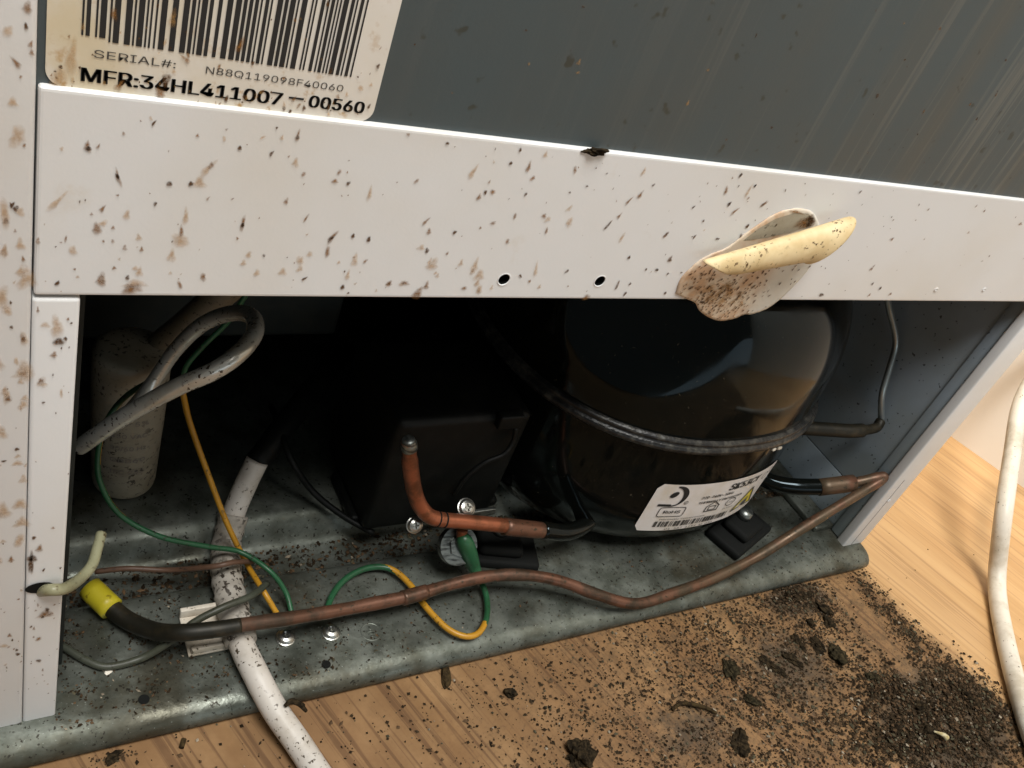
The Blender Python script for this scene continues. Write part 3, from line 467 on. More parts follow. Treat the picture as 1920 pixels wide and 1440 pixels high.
p.build('barcode', lf, M['ink'], lab)

# ---------------------------------------------------------------- stains on the white metal and the label
def stains_and_shade(name, items, parent, surf, m_=None):
    vs, fs, cols = [], [], []
    KC = {0: ((0.095, 0.047, 0.019), 0.86), 1: ((0.23, 0.108, 0.032), 0.74), 2: ((0.45, 0.25, 0.08), 0.46)}
    for it in items:
        x, z, w, h, k, ang = it; w *= 0.86; h *= 0.86; col, al = KC[k]; n = 14; b = len(vs); a0 = math.radians(ang)
        vs.append(surf(x, z, 0)); cols.append((*col, al)); ph = random.random() * 6
        jit = [1 + 0.14 * math.sin(2 * q * 2 * math.pi / n + ph) + 0.14 * math.sin(3 * q * 2 * math.pi / n + 2 * ph) + random.uniform(-0.12, 0.12) for q in range(n)]
        for ring, (rf, af) in enumerate(((0.4, 0.9), (0.78, 0.5), (1.2, 0.0)) if k else ((0.42, 1.0), (0.72, 0.7), (1.08, 0.0))):
            for q in range(n):
                t_ = 2 * math.pi * q / n; dx = w / 2 * rf * jit[q] * math.cos(t_); dz = h / 2 * rf * jit[q] * math.sin(t_)
                if dz < 0 and k: dx *= 1.15
                elif k: dx *= 0.75
                vs.append(surf(x + dx * math.cos(a0) - dz * math.sin(a0), z + dx * math.sin(a0) + dz * math.cos(a0), 0)); cols.append((*col, al * af))
        for q in range(n): fs.append((b, b + 1 + q, b + 1 + (q + 1) % n))
        for r in range(2):
            for q in range(n): fs.append((b + 1 + r * n + q, b + 1 + (r + 1) * n + q, b + 1 + (r + 1) * n + (q + 1) % n, b + 1 + r * n + (q + 1) % n))
    o = obj(name, vs, fs, m_ or M['stain_and_shade'], parent)
    at = o.data.color_attributes.new('Col', 'FLOAT_COLOR', 'POINT')
    at.data.foreach_set('color', [c for cc in cols for c in cc]); o['kind'] = 'stuff'; return o
rs = random.Random(11); grp = {'rail': [], 'post': [], 'strip': []}
def put(s):
    x, z = s[0], s[1]
    if 0.222 < x < 0.295 and z < 0.247 and inside(x, z): return
    if x < 0.0190: grp['post'].append(s)
    elif 0.0204 < x < 0.0300 and z < 0.2010: grp['strip'].append(s)
    elif x > 0.0204 and 0.2040 < z < 0.2560: grp['rail'].append(s)
for s in SPOTS: put(s)
for i in range(190):      # small droppings between the ones read off the photograph
    x = rs.uniform(0.02, 0.47); z = rs.uniform(0.2045, 0.2555)
    if x > 0.345 and rs.random() < 0.6: continue
    near = abs(x - 0.29) < 0.06 and rs.random() < 0.5
    sz = rs.choice((0.0004, 0.0005, 0.0006, 0.0008)); put((x, z, sz, sz * rs.uniform(1, 1.9), rs.choice((0, 1, 1, 1, 2, 2)) if not near else 0, rs.uniform(-60, 40)))
for i in range(130):
    x = rs.uniform(0.003, 0.0300); z = rs.choice((rs.uniform(0.02, 0.29), rs.uniform(0.03, 0.10))); sz = rs.choice((0.0004, 0.0005, 0.0007, 0.001))
    put((x, z, sz, sz * rs.uniform(1, 2.2), rs.choice((0, 1, 1, 2)), rs.uniform(-40, 20)))
for i in range(55):
    sz = rs.uniform(0.0015, 0.0052); put((rs.uniform(0.003, 0.0185), rs.uniform(0.10, 0.29), sz, sz * rs.uniform(1, 2), 2, 0))
for i in range(26): sz = rs.uniform(0.001, 0.0028); put((rs.uniform(0.025, 0.20), rs.uniform(0.2045, 0.218), sz, sz * rs.uniform(0.8, 1.6), 2, 0))
sf = lambda x, z, k: (x, -0.00025, z)
stains_and_shade('grime', grp['rail'], rail, sf); stains_and_shade('grime', grp['post'], post, sf); stains_and_shade('grime', grp['strip'], strip, lambda x, z, k: (x, -0.00012, z))
ls = [(0.0485, 0.2670, 0.0013, 0.0028, 1, 50), (0.0450, 0.2617, 0.0022, 0.004, 0, 0), (0.0440, 0.2585, 0.0028, 0.003, 1, 0), (0.0355, 0.2590, 0.002, 0.003, 1, -30), (0.0585, 0.2589, 0.0012, 0.0022, 0, 0),
      (0.0598, 0.2720, 0.002, 0.004, 1, -20), (0.0450, 0.2755, 0.002, 0.004, 2, 0), (0.0335, 0.2745, 0.0016, 0.003, 1, 0), (0.0830, 0.2600, 0.001, 0.002, 0, 0), (0.0930, 0.2720, 0.0012, 0.0015, 0, 0), (0.0900, 0.2660, 0.0018, 0.0018, 2, 0), (0.0770, 0.2590, 0.001, 0.002, 0, 10), (0.0238, 0.2590, 0.004, 0.006, 2, 0), (0.0260, 0.2640, 0.003, 0.008, 2, 0)]
for i in range(90):
    x = rs.uniform(0.0222, 0.094); z = rs.choice((rs.uniform(0.2575, 0.262), rs.uniform(0.258, 0.285))); sz = rs.choice((0.0004, 0.0006, 0.001)); ls.append((x, z, sz, sz * rs.uniform(1, 2), rs.choice((0, 1, 2, 2)), rs.uniform(-40, 20)))
stains_and_shade('grime', ls, lab, lambda x, z, k: (x, LY - 0.00032, z))
ps = [(rs.uniform(0.1, 0.46), rs.uniform(0.262, 0.36), rs.choice((0.0006, 0.001, 0.0016)), rs.choice((0.0006, 0.001, 0.002)), rs.choice((0, 1, 2)), 0) for i in range(60)]
stains_and_shade('grime', ps, panel, lambda x, z, k: (x, 0.0016, z))

# ================================================================ compressor
CX, CY, CA, CB = 0.344, 0.113, 0.1035, 0.0970
K = thing('compressor', 'glossy black hermetic compressor bolted to the tray behind the copper pipe', 'compressor', (CX, CY, 0.0165))
def sect(th, s, z, ex=2.25):
    c, q = math.cos(th), math.sin(th); f = (abs(c) ** ex + abs(q) ** ex) ** (-1 / ex)
    return Vector((CX + CA * s * f * c, CY + CB * s * f * q, z))
DN = Vector((-0.63, -0.66, 0.42)).normalized(); DP = Vector((0.2960, 0.0268, 0.1305)) + DN * 0.0016
def dent(p):
    """pressed flat notch in the dome, facing front-left"""
    d = DN.dot(p - DP); w = 0.0030
    if p.z > 0.172: d -= (p.z - 0.172) * 1.2
    if d <= -w: return p
    e = d if d > w else (d + w) ** 2 / (4 * w)
    u_ = min(1.0, max(0.0, (p.x - (0.297 + (p.z - 0.130) * 0.30)) / 0.010)); e *= 1 - u_ * u_ * (3 - 2 * u_)      # steep right-hand wall of the notch
    p = p - DN * e
    q = p - Vector((0.276, 0.046, 0.158)); ax = Vector((0.5, -0.2, 0.6)).normalized(); al = q.dot(ax); ac = (q - ax * al).length
    return p + DN * (0.0030 * math.exp(-(ac / 0.006) ** 2 - (al / 0.014) ** 2))      # low cast ridge inside the notch
def loft(name, levels, m_, seg=160, dn=False, capb=False, capt=False):
    vs, fs = [], []
    for (s, z) in levels:
        for k in range(seg):
            p = sect(2 * math.pi * k / seg, s, z); vs.append(dent(p) if dn else p)
    for i in range(len(levels) - 1):
        for k in range(seg): fs.append((i * seg + k, i * seg + (k + 1) % seg, (i + 1) * seg + (k + 1) % seg, (i + 1) * seg + k))
    if capt: fs.append(tuple((len(levels) - 1) * seg + k for k in range(seg)))
    if capb: fs.append(tuple(reversed(range(seg))))
    return obj(name, vs, fs, m_, K)
low = [(0.62, 0.0170), (0.80, 0.0178), (0.90, 0.0205), (0.955, 0.026), (0.985, 0.034), (0.998, 0.045), (1.0, 0.06), (1.0, 0.080), (1.0, 0.0985)]
lower = loft('lower_shell', low, M['shell'], capb=True)
seam = loft('weld_seam', [(0.99, 0.0965), (1.030, 0.0968), (1.040, 0.0980), (1.041, 0.0995), (1.030, 0.1008), (1.018, 0.1012), (1.026, 0.1020), (1.022, 0.1034), (0.985, 0.1040)], M['seam'])
up = [(1.0, 0.1000), (0.997, 0.110)]
for i in range(1, 57):
    a = math.pi / 2 * i / 56; up.append((0.42 + 0.575 * math.cos(a) ** 0.80, 0.118 + 0.070 * math.sin(a) ** 0.95))
up += [(0.36, 0.1886), (0.2, 0.189), (0.05, 0.1892)]
upper = loft('upper_shell', up, M['shell'], seg=320, dn=True, capt=True)
# compressor label: wrapped on the lower shell
T0, T1, LZ0, LZ1 = math.radians(249), math.radians(301), 0.0372, 0.0728
def cl(u, v, off=0.0005):
    th = T0 + (T1 - T0) * u; p = sect(th, 1.0, LZ0 + (LZ1 - LZ0) * v); nrm = Vector((math.cos(th) / CA, math.sin(th) / CB, 0)).normalized(); return p + nrm * off
vs, fs = [], []; nu, nv = 40, 10
for off in (0.0005, 0.0):
    for j in range(nv + 1):
        v_ = j / nv
        dv = min(v_, 1 - v_) * (LZ1 - LZ0); ins = 0.0025 - math.sqrt(max(0, 0.0025 ** 2 - max(0, 0.0025 - dv) ** 2)); ins /= 0.092
        for i in range(nu + 1): vs.append(cl(ins + (1 - 2 * ins) * i / nu, v_, off))
for j in range(nv):
    for i in range(nu): a = j * (nu + 1) + i; fs.append((a, a + 1, a + nu + 2, a + nu + 1))
m = M['clabel'] = mat('compressor_label_paper', (0.62, 0.58, 0.55), 0.35); t = NT(m); v = t.coord()
t.color(t.mix(t.ramp(t.noise(v, 60, 4), 0.4, 0.7), (0.64, 0.60, 0.57), (0.56, 0.50, 0.42)))
klab = obj('compressor_label', vs, fs, M['clabel'], K)
A = 0.092 / 0.0356      # label aspect: lay the print out in v-heights, then squeeze u
def clp(u, v): return cl(u / A, v, 0.0008)
p = Print()
p.text('SK53CY', 1.20, 0.79, 0.165, 0.60, bold=0.008, shear=0.12)
arc = [(0.36 + 0.17 * math.cos(math.radians(a)), 0.78 + 0.17 * math.sin(math.radians(a))) for a in range(100, -91, -10)]
wd_ = [0.012 + 0.05 * math.sin(math.pi * min(1, i / 16)) for i in range(len(arc))]
vs_, fs_ = [], []
for i, (u_, v_) in enumerate(arc):
    a = math.radians(100 - i * 10); vs_ += [(0.36 + (0.17 + 0.010) * math.cos(a), 0.78 + 0.18 * math.sin(a)), (0.36 + (0.17 - wd_[i]) * math.cos(a), 0.78 + (0.17 - wd_[i]) * math.sin(a))]
for i in range(len(arc) - 1): fs_.append((2 * i, 2 * i + 2, 2 * i + 3, 2 * i + 1))
p.add(vs_, fs_); p.rect(0.19, 0.37, 0.600, 0.640)
p.add([(0.335 + 0.05 * math.cos(k * math.pi / 6) + 0.02 * math.sin(k * math.pi / 6), 0.81 + 0.055 * math.sin(k * math.pi / 6)) for k in range(12)], [tuple(range(12))])
p.v = [(0.27 + (u_ - 0.36) * 1.2 + 0.09, 0.76 + (v_ - 0.78) * 1.2) for u_, v_ in p.v]
p.build('logo', clp, M['ink'], klab)['kind'] = 'stuff'
p = Print(); p.text('220-240V~ 50Hz', 0.88, 0.665, 0.075, 0.66, bold=0.004); p.text('THERMALLY PROTECTED', 0.88, 0.555, 0.065, 0.92, bold=0.004)
p.text('RoHS', 0.32, 0.395, 0.085, 0.29, bold=0.004); rr = []
for (cu_, cv_, a0) in ((0.64, 0.365, -90), (0.64, 0.475, 0), (0.28, 0.475, 90), (0.28, 0.365, 180)):
    for k in range(5): a = math.radians(a0 + k * 22.5); rr.append((cu_ + 0.045 * math.cos(a), cv_ + 0.045 * math.sin(a)))
p.poly_line(rr, 0.014)
p.poly_line([(1.10, 0.35), (1.36, 0.35), (1.36, 0.46), (1.23, 0.56), (1.10, 0.46)], 0.02); p.poly_line([(1.16, 0.38), (1.30, 0.38), (1.30, 0.46), (1.16, 0.46)], 0.016)
p.poly_line([(1.62 + 0.10 * math.cos(k * math.pi / 8), 0.46 + 0.085 * math.sin(k * math.pi / 8)) for k in range(16)], 0.014); p.text('CCC', 1.55, 0.435, 0.055, 0.14)
p.text('R', 0.60, 0.60, 0.04, 0.03); p.poly_line([(0.615 + 0.035 * math.cos(k * math.pi / 5), 0.62 + 0.035 * math.sin(k * math.pi / 5)) for k in range(10)], 0.008)
p.text('S/N: 3303060', 1.52, 0.30, 0.04, 0.24); p.text('hermetic compressor', 0.33, 0.245, 0.05, 0.86)
p.text('01-587  1199  M  036', 0.52, 0.020, 0.055, 0.95)
p.poly_line([(2.26 + 0.07 * math.cos(k * math.pi / 8), 0.80 + 0.07 * math.sin(k * math.pi / 8)) for k in range(16)], 0.014); p.poly_line([(2.42 + 0.05 * math.cos(k * math.pi / 8), 0.86 + 0.05 * math.sin(k * math.pi / 8)) for k in range(16)], 0.012)
p.build('lettering', clp, M['ink_soft'], klab)
p = Print(); u = 0.28; rb = random.Random(9)
while u < 1.72:
    w = rb.choice((0.014, 0.02, 0.034, 0.05)); p.rect(u, u + w, 0.095, 0.215); u += w + rb.choice((0.012, 0.018, 0.03))
p.build('barcode', clp, M['ink_soft'], klab)
p = Print(); p.add([(1.82, 0.16), (2.36, 0.16), (2.09, 0.62)], [(0, 1, 2)]); p.build('warning_triangle', clp, M['ink_yellow'], klab)
clp2 = lambda u, v: cl(u / A, v, 0.0010)
p = Print(); p.poly_line([(1.82, 0.16), (2.36, 0.16), (2.09, 0.62)], 0.03)
p.add([(2.03, 0.21), (2.15, 0.21), (2.16, 0.28), (2.11, 0.42), (2.08, 0.30), (2.06, 0.36), (2.01, 0.27)], [(0, 1, 2, 3, 4, 5, 6)]); p.build('warning_flame', clp2, M['ink_soft'], klab)
# paint chips on the seam
bm = bmesh.new()
for (th, z, s) in ((283.0, 0.0952, 0.0017), (286.0, 0.0948, 0.0022), (285.0, 0.0962, 0.0012)):
    a = math.radians(th); q = sect(a, 1.03, z); bmesh.ops.create_icosphere(bm, subdivisions=1, radius=1, matrix=Matrix.Translation(q) @ Matrix.Diagonal((s, 0.0008, s * 0.8, 1)))
for v_ in bm.verts: v_.co += Vector((random.uniform(-1, 1), 0, random.uniform(-1, 1))) * 0.0005
bm_obj('paint_chip', bm, M['cord_clean'], seam, False)
# mounting feet with rubber grommets
def foot(x, y, rz):
    bm = bmesh.new(); box(bm, -0.022, 0.022, -0.012, 0.012, 0, 0.0055, 0.002); box(bm, -0.012, 0.012, -0.009, 0.009, 0.005, 0.0115, 0.003)
    bmesh.ops.transform(bm, matrix=Matrix.Translation((x, y, 0.0102)) @ Matrix.Rotation(rz, 4, 'Z'), verts=bm.verts)
    f_ = bm_obj('mounting_foot', bm, M['rubber'], K)
    bm = bmesh.new(); cone(bm, 0.0048, 0.0042, 0.006, Matrix.Translation((x + 0.001, y + 0.004, 0.0235)), 18); bm_obj('foot_stud', bm, M['washer'], f_)
foot(0.404, 0.0235, 0.35); foot(0.24, 0.040, -0.3)
# terminal cover on the left flank
bm = bmesh.new(); box(bm, 0.1690, 0.2400, 0.0560, 0.1150, 0.0210, 0.0935, 0.004, 3); tcov = bm_obj('terminal_cover', bm, M['black'], K)
bm = bmesh.new(); box(bm, 0.2190, 0.2320, 0.0520, 0.0580, 0.0880, 0.0960, 0.0010); bm_obj('cover_tab', bm, M['black'], tcov)
tube('cover_clip', [(0.2300, 0.053, 0.0880), (0.2310, 0.052, 0.080), (0.2270, 0.050, 0.0735), (0.2180, 0.050, 0.0690), (0.2110, 0.050, 0.0600), (0.2080, 0.050, 0.0480)], 0.0012, M['black'], tcov)
bm = bmesh.new(); box(bm, 0.1660, 0.2500, 0.0640, 0.0960, 0.0168, 0.0225, 0.002); bm_obj('mounting_plate', bm, M['black'], K)
bm = bmesh.new(); box(bm, 0.2080, 0.2270, 0.0380, 0.0400, 0.0435, 0.0475, 0.0006); bm_obj('earth_bracket', bm, M['washer'], K)
wq = Vector((-0.10, -0.72, 0.62)).normalized(); Tw = Matrix.Translation((0.2083, 0.0325, 0.0308)) @ Vector((0, 0, 1)).rotation_difference(wq).to_matrix().to_4x4()
bm = bmesh.new(); cone(bm, 0.0102, 0.0096, 0.0030, Tw, 32); cone(bm, 0.0060, 0.0054, 0.0060, Tw, 6); bm_obj('mounting_washer', bm, M['washer'], K, False)
screw(0.1815, 0.0360, 0.0470, (-0.1, -0.75, 0.6), 0.0036, K); screw(0.2085, 0.0385, 0.0512, (0.0, -0.6, 0.8), 0.0042, K)
pt = tube('process_tube', P['stub_copper'], lambda t_: 0.0036 if t_ > 0.08 else 0.0031, M['copper_red'], K, sides=18)
tube('joint_sleeve', P['stub_sleeve'], lambda t_: 0.0043, M['copper'], pt, sides=20)
tube('crimped_end', [(0.1638, 0.038, 0.1020), (0.1648, 0.038, 0.0992), (0.1658, 0.038, 0.0965)], lambda t_: 0.0027 + 0.0009 * min(1, t_ * 2), M['washer'], pt)
for f_ in (0.590, 0.625):
    c_ = catmull(P['stub_copper'], 8); i_ = int(f_ * (len(c_) - 1)); d_ = (c_[i_ + 1] - c_[i_]) * 0.2
    tube('black_mark', [c_[i_] - d_, c_[i_], c_[i_] + d_], 0.00375, M['rubber'], pt, n=3)
tube('shell_stub', P['stub_black'], lambda t_: 0.0046 - 0.0004 * t_, M['shell'], K, sides=18)
tube('suction_stub', P['suction_stub'], 0.0050, M['shell'], K, sides=18)
tube('discharge_stub', P['side_stub'], lambda t_: 0.0042 if t_ < 0.62 else 0.0030, M['pipe_dark'], K, sides=16)

# ================================================================ pipes, cables and wires
CPp = thing('copper_pipe', 'long tarnished copper pipe snaking along the tray edge to a yellow tipped end', 'pipe', (0.25, 0.0, 0.02))
cp = tube('pipe_run', P['pipe'], lambda t_: 0.0030 + 0.0002 * math.sin(t_ * 37) * math.sin(t_ * 91), M['copper'], CPp, n=10, sides=18)
tube('dark_hose_end', P['pipe_dark'], lambda t_: 0.0038 - 0.0005 * t_, M['pipe_dark'], CPp, n=10, sides=18)
tube('yellow_end_cap', P['pipe_cap'], 0.0049, M['yellow'], CPp, n=4, sides=20)
tube('solder_sleeve', P['pipe_sleeve'], 0.0052, M['copper'], CPp, n=4, sides=18)
tube('joint_sleeve', [(0.1735, 0.0138, 0.0233), (0.1795, 0.0141, 0.0235), (0.1860, 0.0144, 0.0239)], 0.0035, M['copper'], CPp, n=4, sides=18)
CT = tag(tube('capillary_tube', P['side_tube'], 0.0019, M['steel_tube']), 'thin grey steel tube bending down in front of the blue grey side wall', 'tube')
MC = thing('mains_cord', 'thick dirty white mains cord running out over the tray lip onto the floor', 'cord', (0.105, 0.0, 0.0))
wrap = lambda t_: 0.0050 if t_ < 0.22 else (0.0052 + 0.0014 * min(1, (t_ - 0.22) / 0.1) if t_ < 0.52 else 0.0055)
c_ = P['main_cord_low']
tube('cord_sheath', c_, lambda t_: 0.0052, M['cord_white'], MC, n=10, sides=20)
tube('taped_section', c_[2:7], lambda t_: 0.0066 + 0.0003 * math.sin(t_ * 60), M['cord_wrap'], MC, n=12, sides=20, jit=0.015)
tube('black_sleeve', P['main_cord_black'], 0.0058, M['black'], MC, n=8, sides=18)
# clip: a small channel moulded in off-white plastic under the cord
CL = thing('cable_clip', 'off white plastic clip holding the mains cord down on the tray', 'clip', (0.092, 0.020, 0.0102))
bm = bmesh.new(); box(bm, 0.0805, 0.1070, 0.0130, 0.0335, 0.0103, 0.0118, 0.0004); bm_obj('clip_base', bm, M['clip'], CL)
bm = bmesh.new(); box(bm, 0.0815, 0.1000, 0.0130, 0.0148, 0.0118, 0.0150, 0.0004); bm_obj('clip_wall', bm, M['clip'], CL)
bm = bmesh.new(); box(bm, 0.0805, 0.0960, 0.0315, 0.0335, 0.0118, 0.0165, 0.0004); bm_obj('clip_wall', bm, M['clip'], CL)
tag(tube('looped_cable', P['cable_loop'], lambda t_: 0.0030 - 0.0002 * max(0, t_ - 0.5) * 2, M['cable_grey'], n=10, sides=18), 'pale grey cable bent into a hairpin loop in the dark upper left', 'cable')
tag(tube('brown_cable', P['brown_cable'], 0.0062, M['cable_brown'], n=8), 'dim brown cable sloping down behind the pale looped cable', 'cable')
gy = [M['wire_green'], M['wire_yellow']]; VW = Vector((-0.45, -0.6, 0.65)).normalized()
UW = VW.orthogonal().normalized()
def stripe(*ranges):      # two-colour insulation: the stripes run lengthwise and the wire twists a half turn between ranges
    def f(t_, n_):
        k = max([min(1.0, max(0.0, 0.5 + min(t_ - a, b - t_) / 0.10)) for a, b in ranges] + [0.0])
        ph = math.pi * (1 - k); d = VW * math.cos(ph) + UW * math.sin(ph); return int(n_.dot(d) > 0.0)
    return f
EW = thing('earth_wire', 'thin green wire turning orange yellow as it drops past the capacitor', 'wire', (0.10, 0.05, 0.012))
tube('wire_run', P['wire_a_green'], 0.0011, M['wire_green'], EW); tube('wire_run', P['wire_a_yellow'], 0.00125, M['wire_yellow'], EW)
tag(tube('green_wire', P['wire_b'], 0.00115, None, mats=gy, pick=stripe((2, 3))), 'green wire curving from beside the capacitor across the white cord', 'wire')
EL = thing('earth_lead', 'green and yellow earth lead looping in an S under the copper pipe', 'wire', (0.19, 0.01, 0.011))
tube('wire_run', P['earth'], 0.0015, None, EL, n=10, mats=gy, pick=stripe((0.36, 0.70)))
tube('terminal_sleeve', P['earth'][:4], lambda t_: 0.0022 + 0.0022 * math.sin(math.pi * min(1, t_ * 1.1)), M['wire_green'], EL)
tube('ring_terminal', [(0.2076, 0.0335, 0.0420), (0.2079, 0.033, 0.0392), (0.2083, 0.0322, 0.0375)], 0.0027, M['copper_red'], EL, n=4)
tag(tube('brown_wire', P['brown_wire'], 0.0012, M['wire_brown']), 'thin brown wire stretched across the trough behind the white cord', 'wire')
tag(tube('dark_wire', P['dark_wire'], 0.0015, M['wire_dark']), 'thin dark wire looping over the hose and drooping on the left tray', 'wire')
tag(tube('cream_tube', P['cream_tube'], lambda t_: 0.0020 - 0.0002 * t_, M['cream']), 'short cream tube poking out of the hole in the left white post', 'tube')
obj('strip_hole', [(0.0236 + 0.0042 * math.cos(k * math.pi / 10), -0.0002, 0.0885 + 0.0026 * math.sin(k * math.pi / 10)) for k in range(20)], [tuple(range(20))], M['rubber'], strip, False)
tag(tube('black_hose', P['dark_tube'], 0.0016, M['black']), 'thin black hose curving down beside the terminal cover', 'hose')
LC = tag(tube('loose_cord', P['power_cord'], 0.0056, M['cord_clean'], n=12, sides=20), 'clean white cord hanging in front of the cream wall at the far right', 'cord')
# capacitor
CAP = thing('capacitor', 'off white cylindrical capacitor with faint print standing on the tray step', 'capacitor', (0.070, 0.1085, 0.0165))
vs, fs = [], []; n = 40; rings = [(0.0095, 0.0168), (0.0120, 0.0172), (0.0132, 0.0188), (0.0138, 0.022), (0.0142, 0.035), (0.0150, 0.060), (0.0154, 0.080), (0.0154, 0.0935), (0.0150, 0.0955), (0.0138, 0.0966), (0.0115, 0.0972), (0.0040, 0.0976), (0.0, 0.0976)]
for r, z in rings:
    for k in range(n): a = 2 * math.pi * k / n; vs.append((0.0695 + r * math.cos(a) + (z - 0.0168) * -0.025, 0.1085 + r * math.sin(a), z))
for i in range(len(rings) - 1):
    for k in range(n): fs.append((i * n + k, i * n + (k + 1) % n, (i + 1) * n + (k + 1) % n, (i + 1) * n + k))
cbody = obj('capacitor_body', vs, fs, M['capacitor'], CAP)
def capmap(u, v):
    a = math.radians(-95) + u / 0.015; r = 0.0142 + 0.0012 * (v - 0.035) / 0.045 + 0.0003; return (0.0695 + r * math.cos(a) - (v - 0.0168) * 0.025, 0.1085 + r * math.sin(a), v)
p = Print()
for i_, s_ in enumerate(('4 uF 5%', '450 VAC', '50/60 Hz', 'CBB60', 'IEC 252')): p.text(s_, -0.008, 0.066 - i_ * 0.0075, 0.0034, 0.015)
p.build('lettering', capmap, M['ink_grey'], cbody)

# ================================================================ peeling sticker on the rail
ST = thing('peeling_sticker', 'round cream sticker peeled off the rail and curled into a roll', 'sticker', (0.262, -0.001, 0.220))
oc = catmull([(x, -0.0006, z) for x, z in out] + [(out[0][0], -0.0006, out[0][1])], 5)[:-1]
n = len(oc); ctr = Vector((0.259, -0.0006, 0.2205))
vs = [ctr]; fs = []
for s, y in ((0.5, -0.0006), (0.96, -0.0006), (1.0, -0.00045), (1.0, -0.00005)):
    for q in oc: d = Vector(q) - ctr; vs.append((ctr.x + d.x * s, y + random.uniform(-.00008, .00008), ctr.z + d.z * s))
for k in range(n): fs.append((0, 1 + k, 1 + (k + 1) % n))
for r in range(3):
    for k in range(n): fs.append((1 + r * n + k, 1 + (r + 1) * n + k, 1 + (r + 1) * n + (k + 1) % n, 1 + r * n + (k + 1) % n))
disc_ = obj('adhesive_disc', vs, fs, M['glue'], ST)
# exposed recess under the peel: a flat patch with its shading in the colour
rc = [(0.2440, 0.2300), (0.2480, 0.2352), (0.2540, 0.2398), (0.2620, 0.2428), (0.2690, 0.2428), (0.2735, 0.2405), (0.2740, 0.2380), (0.2650, 0.2345), (0.2550, 0.2318)]
obj('peeled_recess', [(x, -0.0007, z) for x, z in rc], [tuple(range(len(rc)))], M['recess_shade'], ST, False)
# the rolled flap: a tapering curl whose open end shows at the left
vs, fs = [], []; nu, nv = 48, 26
A0, A1 = Vector((0.2256, -0.0060, 0.2200)), Vector((0.2868, -0.0080, 0.2385))
for i in range(nu + 1):
    t_ = i / nu; c = A0.lerp(A1, t_); ax = (A1 - A0).normalized(); q1 = Vector((0, -1, 0)); q2 = ax.cross(q1).normalized()
    if q2.z < 0: q2 = -q2
    r = 0.0046 + 0.0042 * t_ ** 1.1
    for j in range(nv + 1):
        s_ = j / nv; a = math.radians(150 - 330 * s_); rr = r * (1 - 0.16 * s_)
        # oblique ends: the sheet's own round outline, cut on the slant
        sh = 0.0
        if t_ < 0.25: sh = (0.25 - t_) / 0.25 * (0.013 * (0.5 - 0.5 * math.sin(a)))
        if t_ > 0.72: sh = -(t_ - 0.72) / 0.28 * (0.017 * (0.5 - 0.5 * math.sin(a)))
        vs.append(c + q1 * math.cos(a) * rr * 0.62 + q2 * math.sin(a) * rr + ax * sh)
for i in range(nu):
    for j in range(nv): b = i * (nv + 1) + j; fs.append((b, b + 1, b + nv + 2, b + nv + 1))
flap = obj('rolled_flap', vs, fs, M['foam'], ST); md = flap.modifiers.new('thick', 'SOLIDIFY'); md.thickness = 0.00035
# droppings stuck to the sticker, plus a shadow painted at the recess
GV, GF, GC = [], [], []
def grain(store, p, s, col, flat=0.6, el=1.0, ang=None):
    v_, f_, c_ = store; b = len(v_); a = random.random() * 6.28 if ang is None else ang; ca, sa = math.cos(a), math.sin(a)
    base = ((1, 0, 0), (0, 1, 0), (-1, 0, 0), (0, -1, 0), (0, 0, 1), (0, 0, -1))
    for q in base:
        x = q[0] * el * random.uniform(0.7, 1.3); y = q[1] * random.uniform(0.7, 1.3); z = q[2] * flat * random.uniform(0.7, 1.3)
        v_.append((p[0] + s * (x * ca - y * sa), p[1] + s * (x * sa + y * ca), p[2] + s * z)); c_.append((*col, 1))
    for i in range(4):
        f_.append((b + i, b + (i + 1) % 4, b + 4)); f_.append((b + (i + 1) % 4, b + i, b + 5))
def grains_obj(name, store, parent=None, m_=None):
    o = obj(name, store[0], store[1], m_ or M['grain'], parent, False); at = o.data.color_attributes.new('Col', 'FLOAT_COLOR', 'POINT')
    at.data.foreach_set('color', [c for cc in store[2] for c in cc]); o['kind'] = 'stuff'; return o
items = []
while len(items) < 330:
    x, z = rs.uniform(0.222, 0.295), rs.uniform(0.193, 0.246)
    if not inside(x, z): continue
    w = math.exp(-((x - 0.247) / 0.018) ** 2 - ((z - 0.203) / 0.013) ** 2)
    if z > 0.224: w = 0.0
    if rs.random() > w + (0.12 if z < 0.224 else 0.015): continue
    s = rs.choice((0.0006, 0.0008, 0.0011)); items.append((x, z, s, s * rs.uniform(1.2, 2.4), rs.choice((0, 0, 1)), rs.uniform(-50, -10)))
for i in range(16): s = rs.uniform(0.003, 0.006); items.append((rs.uniform(0.238, 0.262), rs.uniform(0.202, 0.212), s, s, 2, 0))
items += [(0.2725, 0.2395, 0.0062, 0.0068, 0, 40), (0.2690, 0.2390, 0.010, 0.006, 1, 15), (0.2710, 0.2412, 0.006, 0.004, 1, 0), (0.2620, 0.2432, 0.010, 0.0016, 1, -8)]  # dark marks painting the shadow at the right end of the recess
stains_and_shade('droppings_and_shade', items, disc_, lambda x, z, k: (x, -0.00085, z))

